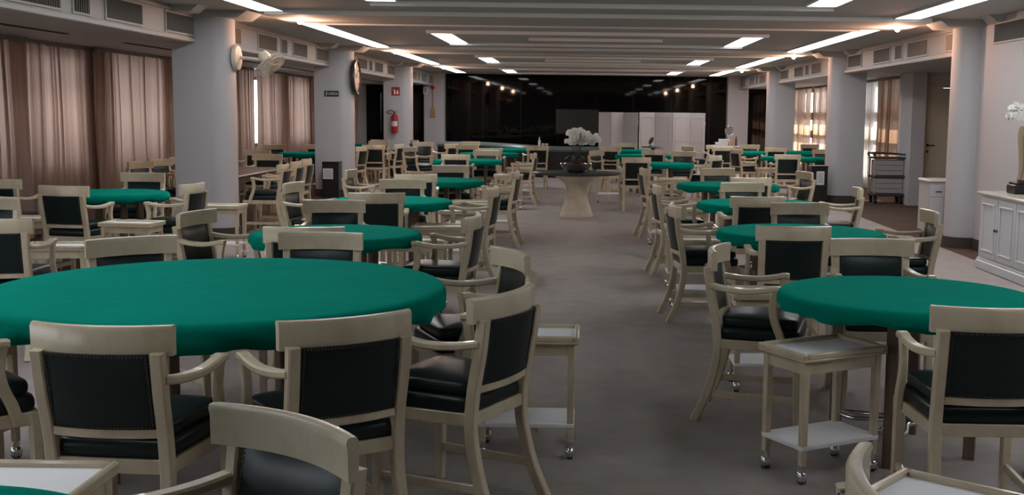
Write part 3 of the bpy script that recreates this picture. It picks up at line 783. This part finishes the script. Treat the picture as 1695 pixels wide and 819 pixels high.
# ---------------------------------------------------------------- buffet cabinet and vase at the right wall
t = empty('buffet_cabinet', (4.66, 11.3, 0))
MB().b2(-.26, .28, -1.35, 1.30, .10, .825).build('body', CABW, t)
m = MB(); m.b2(-.285, .28, -1.37, 1.325, 0, .105, .012); m.b2(-.275, .28, -1.36, 1.315, .105, .125, .006); m.build('plinth', CABW, t)
MB().b2(-.30, .28, -1.39, 1.345, .825, .86, .012).build('marble_top', MARBLE, t)
for k in range(5):
    y1 = 1.24 - k * .515; y0 = y1 - .50
    dm = MB(); dm.b2(-.276, -.26, y0, y1, .155, .80, .003)
    db = dm.build('door', CABW, t)
    f = MB()
    for (a, b, c, e) in ((y0 + .07, y1 - .07, .215, .235), (y0 + .07, y1 - .07, .72, .74), (y0 + .07, y0 + .09, .235, .72), (y1 - .09, y1 - .07, .235, .72)): f.b2(-.290, -.276, a, b, c, e, .004)
    f.build('moulding', CABW, db)
    yk = y0 + .03 if k % 2 == 0 else y1 - .03
    MB().sph((-.288, yk, .47), .014, 10, 6).cyl((-.276, yk, .47), (-.288, yk, .47), .005, 8).build('knob', STEEL_DARK, db)
tag(t, 'white panelled buffet cabinet with marble top against the right wall', 'cabinet')
t = empty('sculpted_vase', (4.73, 12.2, .861))
MB().b2(-.16, .16, -.13, .13, 0, .10, .01).b2(-.14, .14, -.115, .115, .10, .125, .006).build('base', BLACKTRIM, t)
m = MB(); prof = [(.075, .125), (.10, .15), (.085, .22), (.088, .34), (.095, .46), (.108, .56), (.112, .64), (.10, .70), (.085, .72), (.07, .715), (.06, .66)]
m.lathe(prof, (0, 0, 0), 28, Matrix.Diagonal((1.0, .85, 1)), True, True)
b = m.build('vase_body', TRUNK, t)
m = MB()
for k in range(5):
    a = R(-150 + 60 * k); m.tube([(.095 * math.cos(a), .085 * math.sin(a), .16), (.10 * math.cos(a + .25), .088 * math.sin(a + .25), .36), (.112 * math.cos(a + .1), .095 * math.sin(a + .1), .62)], .012, 8)
m.build('carved_ridges', TRUNK, b)
tag(t, 'tall carved beige vase on black base on the white cabinet, cut by picture edge', 'vase')
def blossom_mesh():
    m = MB()
    for k, (a, w, l) in enumerate(((90, .026, .036), (210, .022, .034), (330, .022, .034), (10, .034, .036), (170, .034, .036))):
        an = R(a); vs = [(0, 0, 0)]; n = 9
        for i in range(n):
            u = i / (n - 1); ang = (u - .5) * math.pi * 1.1
            px = l * (.5 + .5 * math.cos(ang * .9)); py = w * math.sin(ang)
            vs.append((px * math.cos(an) - py * math.sin(an), -.004 - .012 * (px / l) ** 2 + (.003 if k < 3 else 0), px * math.sin(an) + py * math.cos(an)))
        m.add(vs, [(0, i, i + 1) for i in range(1, n)])
    m.sph((0, -.012, -.004), .007, 8, 5, (1, 1.4, 1)); return m
BL = blossom_mesh().build('blossom', PETAL); bl_used = [False]
def blossom(par, p, sc, rx, rz):
    if not bl_used[0]: o = BL; bl_used[0] = True
    else: o = BL.copy(); C.objects.link(o)
    o.parent = par; o.location = p; o.scale = (sc,) * 3; o.rotation_euler = (rx, 0, rz)
rnd = random.Random(3)
t = empty('orchid_spray', (4.73, 12.2, 1.56))
m = MB(); S = []
for k in range(5):
    a = R(100 + 40 * k); pts = [(0, 0, 0), (.05 * math.cos(a), .05 * math.sin(a), .14), (.16 * math.cos(a), .14 * math.sin(a), .22 - .03 * (k % 2)), (.24 * math.cos(a), .2 * math.sin(a), .12 - .04 * (k % 2))]
    m.tube(pts, .004, 6); S.append(pts)
m.build('stems', STEM, t)
for pts in S:
    for q in range(7):
        f = .35 + .65 * q / 6; i = min(2, int(f * 3)); u = f * 3 - i
        p = Vector(pts[i]).lerp(Vector(pts[i + 1]), u) + Vector((rnd.uniform(-.03, .03), -.02 + rnd.uniform(-.02, .02), rnd.uniform(-.02, .03)))
        blossom(t, p, rnd.uniform(.9, 1.25), rnd.uniform(-1.3, -.2), rnd.uniform(-.9, .9))
tag(t, 'white orchid spray in the carved vase at the right picture edge', 'flowers')

# ---------------------------------------------------------------- stone pedestal table with the orchid bowl
OX, OY = -.14, 18.3
t = empty('pedestal_table', (OX, OY, 0))
MB().lathe([(.265, 0), (.27, .03), (.255, .06), (.225, .16), (.19, .27), (.168, .37), (.165, .43), (.18, .50), (.225, .57), (.30, .62), (.36, .655), (.36, .685)], n=40).build('pedestal', STONE, t)
MB().lathe([(.70, .686), (.715, .692), (.715, .712), (.705, .718)], n=64).build('table_top', DARKTOP, t)
tag(t, 'round dark-topped table on a waisted cream stone pedestal in the aisle', 'table')
t = empty('flower_bowl', (OX - .01, OY, .719))
MB().lathe([(.10, 0), (.13, .006), (.19, .04), (.24, .09), (.262, .135), (.255, .14), (.235, .10), (.18, .055), (.10, .03), (.01, .028)], n=40, capt=True).build('bowl', BOWL, t)
MB().lathe([(.22, .092), (.15, .105), (.01, .11)], n=24).build('soil', STEM, t)
tag(t, 'wide smoky glass bowl on the stone pedestal table', 'bowl')
t = empty('potted_orchid', (OX - .01, OY, .81))
m = MB(); m.lathe([(.05, 0.005), (.075, .06), (.065, .12), (.05, .16), (.01, .17)], n=16); S = []
for k, (dx, dy, hz, ln) in enumerate([(-.10, -.02, .48, .10), (-.02, .05, .53, .10), (.06, -.04, .50, .13), (.12, .03, .47, .16), (.02, -.06, .46, -.12), (.10, .0, .45, .22)]):
    pts = [(dx * .2, dy * .2, .05), (dx * .5, dy * .5, .25), (dx, dy, hz), (dx + ln * .6, dy - .03, hz + .03), (dx + ln * 1.1, dy - .05, hz - .07)]
    m.tube(pts, .006, 6); S.append(pts)
m.build('stems', STEM, t)
m = MB()
for k in range(6):
    a = R(60 * k + 15); m.sweep([(.02 * math.cos(a), .02 * math.sin(a), .10), (.10 * math.cos(a), .10 * math.sin(a), .17), (.19 * math.cos(a), .19 * math.sin(a), .12)], .055, .006, None, 5, .3)
m.build('leaves', LEAF, t)
for pts in S:
    for q in range(13):
        f = .46 + .54 * q / 12; i = min(3, int(f * 4)); u = f * 4 - i
        p = Vector(pts[i]).lerp(Vector(pts[i + 1]), u) + Vector((rnd.uniform(-.06, .06), rnd.uniform(-.08, .04), rnd.uniform(-.07, .05)))
        blossom(t, p, rnd.uniform(1.2, 1.7), rnd.uniform(-1.3, -.2), rnd.uniform(-.9, .9))
tag(t, 'big white orchid in the glass bowl on the stone pedestal table', 'plant')

# ---------------------------------------------------------------- trolleys by the right wall
t = empty('service_trolley', (5.83, 22.0, 0))
m = MB(); m.b2(-.30, .30, -.22, .22, .16, .20, .01); m.b2(-.30, .30, -.22, .22, .50, .545, .01)
for sx in (-1, 1):
    for sy in (-1, 1): m.b2(sx * .285 - .018, sx * .285 + .018, sy * .205 - .018, sy * .205 + .018, .16, .90)
m.build('frame', TRUNIT, t)
m = MB(); m.b2(-.31, .31, -.235, .235, .498, .548, .01); m.b2(-.31, .31, -.235, .235, .15, .20, .01); m.build('shelf_edge', TRDARK, t)
m = MB(); m.b2(-.262, .262, -.215, .20, .205, .495, .012); m.b2(-.262, .262, -.215, .20, .55, .84, .012); bx = m.build('storage_box', TRUNIT, t)
m = MB()
for z in (.30, .40, .645, .745): m.b2(-.24, .24, -.220, -.213, z - .004, z + .004)
m.build('panel_grooves', TRDARK, bx)
m = MB(); m.b2(-.315, .315, -.24, .24, .86, .90, .015)
for sy in (-1, 1): m.tube([(-.29, sy * .22, .90), (-.29, sy * .22, .97), (.29, sy * .22, .95), (.30, sy * .22, .90)], .016, 8, 4)
for sx in (-1, 1): m.tube([(sx * .29, -.22, .95), (sx * .31, 0, .965), (sx * .29, .22, .95)], .016, 8, 4)
m.build('top_tray', TRDARK, t)
for sx in (-1, 1):
    for sy in (-1, 1): MB().cyl((sx * .25 - .02, sy * .17, .06), (sx * .25 + .02, sy * .17, .06), .06, 16).b2(sx * .25 - .028, sx * .25 + .028, sy * .17 - .02, sy * .17 + .02, .07, .165).build('caster', RUBBER, t)
tag(t, 'grey two-tier service trolley standing before the right curtains', 'trolley')
t = empty('cabinet_cart', (4.87, 15.6, 0))
MB().b2(-.22, .22, -.26, .22, .12, .79, .008).build('body', CABG, t)
MB().b2(-.24, .24, -.28, .24, .79, .83, .015).build('top', CABW, t)
m = MB(); m.b2(-.01, .205, -.268, -.26, .15, .77, .003); dd = m.build('dark_door', TRDARK, t); dd['label'] = 'dark grey door'
m = MB(); m.tube([(.02, -.268, .36), (.02, -.29, .37), (.02, -.29, .58), (.02, -.268, .59)], .007, 8, 3); m.build('handle', CHROME, dd)
m = MB(); m.b2(-.21, -.02, -.266, -.26, .60, .76, .003); dr = m.build('drawer', CABW, t); MB().b2(-.14, -.05, -.276, -.266, .66, .675, .002).build('drawer_pull', STEEL_DARK, dr)
m = MB(); m.b2(-.21, -.02, -.266, -.26, .15, .59, .003); m.build('door', CABW, t)
for sx in (-1, 1):
    for sy in (-1, 1): MB().cyl((sx * .17 - .015, sy * .2 - .02, .05), (sx * .17 + .015, sy * .2 - .02, .05), .05, 14).b2(sx * .17 - .02, sx * .17 + .02, sy * .2 - .04, sy * .2, .05, .12).build('caster', RUBBER, t)
tag(t, 'white cabinet on casters beside the first right pier', 'cart')

# ---------------------------------------------------------------- bins
def bin_(x, y, h, label, paper):
    t = empty('ash_bin', (x, y, 0)); w = .155
    MB().b2(-w, w, -w, w, 0, h - .03, .006).build('body', BINBLK, t)
    MB().b2(-w - .006, w + .006, -w - .006, w + .006, h - .03, h, .006).build('rim', BINBLK, t)
    MB().b2(-w + .03, w - .03, -w + .03, w - .03, h, h + .008).build('sand_tray', TRUNIT, t)
    if paper:
        a, b, c, d = paper; pp = MB().b2(a, b, -w - .004, -w - .0005, c, d).build('notice', PAPER, t)
        m = MB(); k = 5
        for i in range(k): zz = d - (d - c) * (.22 + .14 * i); m.b2(a + .02, b - .02 - .015 * (i % 2), -w - .0052, -w - .004, zz - .004, zz + .004)
        m.build('printed_lines', INK, pp)
    tag(t, label, 'bin', 'black bins by the piers')
bin_(-4.84, 21.72, .69, 'black square bin with grey notice before the second left pier', (-.14, .05, .36, .56))
bin_(-4.86, 29.2, .66, 'plain black bin below the fire extinguisher on the third left pier', None)
bin_(4.46, 21.8, .72, 'black bin with white notice beside the second right pier', (-.06, .09, .36, .62))

# ---------------------------------------------------------------- signs, clock, fan, extinguisher
def text(s, size, p, m, par, rot=(R(90), 0, 0), ext=.0006, al='CENTER'):
    c = bpy.data.curves.new('lettering', 'FONT'); c.body = s; c.size = size; c.extrude = ext; c.align_x = al; c.align_y = 'CENTER'
    o = bpy.data.objects.new('lettering', c); C.objects.link(o); c.materials.append(m); o.location = p; o.rotation_euler = rot; o.parent = par
    bpy.context.view_layer.update(); me = bpy.data.meshes.new_from_object(o.evaluated_get(bpy.context.evaluated_depsgraph_get())); me.materials.clear(); me.materials.append(m)
    q = bpy.data.objects.new('lettering', me); C.objects.link(q); q.location = p; q.rotation_euler = rot; q.parent = par
    bpy.data.objects.remove(o); return q
YF = 22.2 - .24
t = empty('exit_sign', (-4.885, YF, 1.975))
MB().b2(-.14, .14, -.012, 0, -.055, .055, .003).build('plate', SIGNG, t)
text('SA\u00cdDA', .066, (.035, -.0128, -.003), SIGNW, t)
m = MB(); m.sph((-.088, -.0135, .032), .009, 8, 5, (1, .2, 1))
m.sweep([(-.092, -.0132, .02), (-.098, -.0132, -.008)], .014, .001, (1, 0, 0), 1); m.sweep([(-.097, -.0132, -.006), (-.085, -.0132, -.02), (-.09, -.0132, -.038)], .008, .001, (1, 0, 0), 1)
m.sweep([(-.098, -.0132, -.006), (-.106, -.0132, -.022), (-.118, -.0132, -.03)], .008, .001, (1, 0, 0), 1); m.sweep([(-.093, -.0132, .014), (-.078, -.0132, .004)], .006, .001, (1, 0, 1), 1); m.sweep([(-.094, -.0132, .014), (-.11, -.0132, .002)], .006, .001, (1, 0, 1), 1)
m.build('running_figure', SIGNW, t)
tag(t, 'small dark exit sign reading SA\u00cdDA on the second left pier', 'sign')
t = empty('wall_clock', (-4.50, 22.2, 2.295)); RX = rotm('Y', 90)
MB().lathe([(.29, .0), (.335, .01), (.345, .04), (.335, .07), (.31, .078), (.295, .07), (.29, .045)], n=48, rot=RX, capt=False).build('rim', CLOCKRIM, t)
MB().lathe([(.295, .04), (.29, .046), (.001, .046)], n=48, rot=RX).build('face', CLOCKF, t)
m = MB()
for k in range(12):
    a = R(30 * k); m.box((.048, .25 * math.sin(a), .25 * math.cos(a)), (.003, .014, .05), Matrix.Rotation(-a, 3, 'X'))
m.build('hour_marks', CLOCKRIM, t)
m = MB()
for a, l, w in ((R(300), .15, .018), (R(48), .22, .012)): m.box((.051, l / 2 * math.sin(a), l / 2 * math.cos(a)), (.003, w, l), Matrix.Rotation(-a, 3, 'X'))
m.sph((.052, 0, 0), .012, 8, 5, (.4, 1, 1)); m.build('hands', CLOCKRIM, t)
tag(t, 'large round wall clock with dark rim on the nose of the second left pier', 'clock')
t = empty('wall_fan', (-4.50, 14.7, 2.31))
MB().lathe([(.165, 0), (.165, .02), (.15, .05), (.11, .065), (.0010, .07)], n=36, rot=RX).build('mount_plate', FANW, t)
MB().tube([(.05, 0, .0), (.16, 0, -.005), (.30, 0, -.02), (.36, 0, -.01)], .022, 12, 4).build('arm', FANW, t)
q = Vector((.62, -.18, -.74)).to_track_quat('Z', 'Y').to_matrix(); hc = Vector((.40, 0, -.01))
MB().lathe([(.03, -.10), (.06, -.09), (.075, -.04), (.07, .03), (.04, .05)], hc, 20, q).build('motor', FANW, t)
cg = MB(); cc = hc + q @ Vector((0, 0, .075))
for r_, z_ in ((.19, 0), (.19, .05), (.14, -.025), (.14, .07), (.08, -.03), (.08, .078)):
    cg.tube([cc + q @ Vector((r_ * math.cos(R(a)), r_ * math.sin(R(a)), z_)) for a in range(0, 360, 20)], .0045, 6, 2, True)
for k in range(28):
    a = R(k * 360 / 28); e = [Vector((rr * math.cos(a), rr * math.sin(a), z)) for rr, z in ((.03, -.035), (.14, -.025), (.19, 0), (.19, .05), (.14, .07), (.03, .08))]
    cg.tube([cc + q @ v for v in e], .0028, 5, 2)
cg.build('cage', FANW, t)
m = MB(); m.cyl(cc + q @ Vector((0, 0, .0)), cc + q @ Vector((0, 0, .05)), .03, 14)
for k in range(3):
    a = R(120 * k); vs = []
    for rr in (.03, .08, .13, .17):
        for s_ in (-1, 1): vs.append(cc + q @ Vector((rr * math.cos(a + s_ * .5), rr * math.sin(a + s_ * .5), .022 + s_ * .018)))
    for v in list(vs): vs.append(v + q @ Vector((0, 0, .004)))
    fs = [(2 * i, 2 * i + 1, 2 * i + 3, 2 * i + 2) for i in range(3)] + [(8 + 2 * i, 8 + 2 * i + 2, 8 + 2 * i + 3, 8 + 2 * i + 1) for i in range(3)] + [(0, 8, 9, 1), (6, 7, 15, 14)] + [(2 * i, 2 * i + 2, 10 + 2 * i, 8 + 2 * i) for i in range(3)] + [(2 * i + 1, 9 + 2 * i, 11 + 2 * i, 2 * i + 3) for i in range(3)]
    m.add(vs, fs)
m.build('blades', FANW, t)
tag(t, 'ivory oscillating wall fan on the nose of the first left pier', 'fan')
YF = 29.7 - .24
t = empty('fire_sign', (-4.905, YF, 2.16))
MB().b2(-.108, .108, -.008, 0, -.108, .108, .002).build('plate', REDSIGN, t)
m = MB(); m.b2(-.045, -.005, -.0095, -.008, -.075, .03, .0005); m.b2(-.035, -.015, -.0095, -.008, .03, .05); m.sweep([(-.028, -.009, .05), (-.06, -.009, .055), (-.068, -.009, .0)], .008, .0015, (0, 1, 0), 3)
m.add([(.02, -.0092, -.07), (.075, -.0092, -.07), (.082, -.0092, -.02), (.06, -.0092, .01), (.055, -.0092, .06), (.035, -.0092, .015), (.022, -.0092, .0), (.015, -.0092, -.04)], [tuple(range(8))])
m.build('extinguisher_symbol', SIGNW, t)
tag(t, 'square red fire extinguisher sign on the third left pier', 'sign')
t = empty('fire_extinguisher', (-4.92, YF - .10, 1.10))
MB().lathe([(.075, 0), (.088, .01), (.09, .04), (.09, .40), (.078, .45), (.045, .48), (.028, .49), (.028, .52)], n=28).build('cylinder', RED, t)
lm = MB(); n = 14; vs = []; fs = []
for i in range(n + 1):
    a = R(-150 + 120 * i / n); vs += [(.0912 * math.cos(a), .0912 * math.sin(a), .17), (.0912 * math.cos(a), .0912 * math.sin(a), .30)]
for i in range(n): fs.append((2 * i, 2 * i + 2, 2 * i + 3, 2 * i + 1))
lm.add(vs, fs).build('paper_label', PAPER, t)
m = MB(); m.b2(-.02, .02, -.02, .02, .50, .545); m.sweep([(-.01, 0, .55), (.04, -.01, .565), (.09, -.01, .56)], .02, .008, (0, 1, 0), 3); m.sweep([(-.01, 0, .53), (.05, -.01, .53), (.08, -.01, .51)], .02, .008, (0, 1, 0), 3); m.build('valve_handle', STEEL_DARK, t)
MB().tube([(-.02, 0, .53), (-.07, -.01, .57), (-.15, -.01, .56), (-.20, -.01, .53), (-.17, -.02, .50), (-.08, -.02, .49)], .012, 8).build('hose', RUBBER, t)
MB().b2(-.03, .03, .07, .10, .36, .44).build('wall_bracket', STEEL_DARK, t)
tag(t, 'red fire extinguisher with looped hose hung on the third left pier', 'fire extinguisher')
YF = BACK - .4
t = empty('emergency_light', (-5.16, YF, 2.33))
MB().b2(-.075, .075, -.07, 0, -.12, .12, .01).build('housing', SIGNW, t); MB().b2(-.042, .042, -.076, -.07, -.08, .08, .004).build('lens', TRUNIT, t)
tag(t, 'small white emergency light on the white back pier at left', 'lamp')
t = empty('fire_alarm', (-4.93, YF, 1.62))
MB().b2(-.08, .08, -.05, 0, -.15, .15, .01).build('ochre_box', YEL, t)
MB().cyl((0, -.05, -.03), (0, -.06, -.03), .02, 12).build('button', RED, t)
MB().cyl((0, -.015, .15), (0, -.015, .76), .014, 10).build('conduit', YEL, t)
MB().lathe([(.06, 0), (.06, .04), (.03, .05), (.001, .05)], (0, 0, .80), 20, rotm('X', 90)).build('siren', RED, t)
tag(t, 'ochre alarm box with conduit up to a red siren on the back pier', 'alarm')

# ---------------------------------------------------------------- far end: counter, screens, wall screen, odds and ends
t = empty('long_counter', (-1.5, 31, 0)); P = [(1.95, -1.45), (.5, -1.4), (-.55, .1), (-1.5, 1.6), (-2.7, 1.9)]
m = MB(); m.sweep([(x, y, .735) for x, y in P], .66, .13, None, 6, .8); m.build('counter_top', SLATE, t)
m = MB(); m.sweep([(x, y, .34) for x, y in P], .50, .68, None, 6, .02); m.build('counter_front', BLACKTRIM, t)
tag(t, 'long curved black counter with a slate grey top before the end wall', 'counter')
def screen(pts, h, moulded, label):
    t = empty('folding_screen', (sum(p[0] for p in pts) / len(pts), pts[0][1], 0)); ox, oy = t.location.x, t.location.y
    for (a, b) in zip(pts[:-1], pts[1:]):
        A, B = Vector((a[0] - ox, a[1] - oy, 0)), Vector((b[0] - ox, b[1] - oy, 0)); d = B - A; L = d.length; an = math.atan2(d.y, d.x); rm = Matrix.Rotation(an, 3, 'Z')
        m = MB(); m.box((A + B) / 2 + Vector((0, 0, h / 2 + .02)), (L - .008, .028, h - .04), rm, .003); p = m.build('panel', SCREENW, t)
        if moulded:
            f = MB(); nrm = rm @ Vector((0, -1, 0)); cx = (A + B) / 2 + nrm * .018
            for u, w, z0, z1 in ((-L / 2 + .08, .02, .18, h - .13), (L / 2 - .08, .02, .18, h - .13)): f.box(cx + rm @ Vector((u, 0, (z0 + z1) / 2)), (w, .012, z1 - z0), rm, .003)
            for z in (.18, .9, h - .13): f.box(cx + Vector((0, 0, z)), (L - .14, .012, .022), rm, .003)
            f.build('moulding', SCREENW, p)
        h_ = MB()
        for z in (.3, h - .3): h_.cyl(B + Vector((0, -.016, z - .04)), B + Vector((0, -.016, z + .04)), .006, 8)
        h_.build('hinge', CHROME, p)
    tag(t, label, 'folding screen', 'white folding screens')
screen([(.37, 33.3), (.72, 33.1), (1.10, 33.35), (1.50, 33.02)], 1.70, False, 'plain white folding screen, the left of the two at the far end')
screen([(1.53, 32.95), (1.98, 33.15), (2.50, 32.98), (3.00, 33.15), (3.44, 33.0)], 1.71, True, 'white folding screen with moulded panels, the right of the two')
t = empty('wall_screen', (-.29, BACK, 1.39)); MB().b2(-.70, .70, -.06, -.001, -.40, .40, .006).build('frame', BLACKTRIM, t); MB().b2(-.67, .67, -.064, -.06, -.37, .37).build('display', SCREENG, t)
tag(t, 'dark grey screen mounted on the black end wall', 'screen')
t = empty('pedestal_table', (1.85, 31.4, 0)); MB().lathe([(.30, .74), (.315, .75), (.315, .775), (.305, .785)], n=36).build('table_top', SLATE, t); MB().lathe([(.20, 0), (.20, .02), (.04, .06), (.035, .7), (.12, .74)], n=20).build('pedestal', BLACKTRIM, t)
tag(t, 'small dark round table in front of the white screens', 'table')
t = empty('ornament', (1.78, 31.4, .786)); MB().lathe([(.06, 0), (.06, .012), (.02, .02), (.012, .05)], n=16).build('foot', STEEL_DARK, t)
MB().sph((.02, 0, .15), .10, 14, 9, (.55, .35, 1.1), rotm('Y', 28)).build('leaning_body', BROWNITEM, t); tag(t, 'small dark brown leaning ornament on the dark round table', 'ornament')
def bottle(x, y, z, h, m, label, cap=None):
    t = empty('bottle', (x, y, z)); MB().lathe([(.03, 0), (.035, .005), (.035, h * .6), (.014, h * .76), (.013, h * .94)], n=16).build('body', m, t); MB().lathe([(.015, h * .93), (.015, h), (.001, h)], n=12).build('cap', cap or m, t); tag(t, label, 'bottle', 'bottles at the far end')
bottle(-1.22, 29.95, .795, .23, SIGNW, 'white bottle standing on the curved black counter')
for k, (dx, lb) in enumerate(((.10, 'left of two small white cups beside the bottle on the black counter'), (.19, 'right of two small white cups on the black counter, farther from bottle'))):
    t = empty('cup', (-1.22 + dx, 29.85, .795)); MB().lathe([(.025, 0), (.035, .07), (.031, .07), (.022, .006)], n=16).build('body', SIGNW, t); MB().tube([(.032, 0, .055), (.055, 0, .045), (.03, 0, .02)], .004, 6).build('handle', SIGNW, t); tag(t, lb, 'cup', 'cups on the black counter')
t = empty('serving_table', (4.02, 33.0, 0)); MB().b2(-.42, .42, -.28, .28, .74, .78, .006).build('table_top', CABW, t)
for sx in (-1, 1):
    for sy in (-1, 1): MB().b2(sx * .37 - .025, sx * .37 + .025, sy * .23 - .025, sy * .23 + .025, 0, .74).build('leg', W_CREAM, t)
tag(t, 'small white serving table against the far right pier', 'table')
for (x, y, z, w, d, h, lb) in ((3.92, 32.95, .781, .34, .22, .10, 'long low white box on the serving table'), (4.0, 33.0, .882, .30, .2, .09, 'white box lying on top of the long low box'),):
    t = empty('white_box', (x, y, z)); MB().b2(-w / 2, w / 2, -d / 2, d / 2, 0, h * .7, .003).build('body', PAPER, t); MB().b2(-w / 2 - .006, w / 2 + .006, -d / 2 - .006, d / 2 + .006, h * .7, h, .003).build('lid', SIGNW, t); tag(t, lb, 'box', 'white boxes on the serving table')
bottle(4.34, 32.95, .781, .30, BROWNITEM, 'brown bottle with red cap on the serving table', RED)
bottle(4.25, 32.85, .781, .26, YEL, 'amber bottle left of the brown bottle on the serving table')
t = empty('table_mirror', (4.16, 33.12, .781)); MB().lathe([(.06, 0), (.06, .012), (.012, .025), (.010, .30)], n=16).build('stand', CHROME, t)
MB().tube([(.13 * math.cos(R(a)), 0, .43 + .13 * math.sin(R(a))) for a in range(0, 360, 20)], .008, 8, 2, True).build('ring_frame', CHROME, t); MB().lathe([(.125, -.003), (.125, .003)], (0, 0, .43), 28, rotm('X', 90)).build('mirror_glass', WHITEISH, t)
tag(t, 'small round mirror on a stand on the serving table', 'mirror')
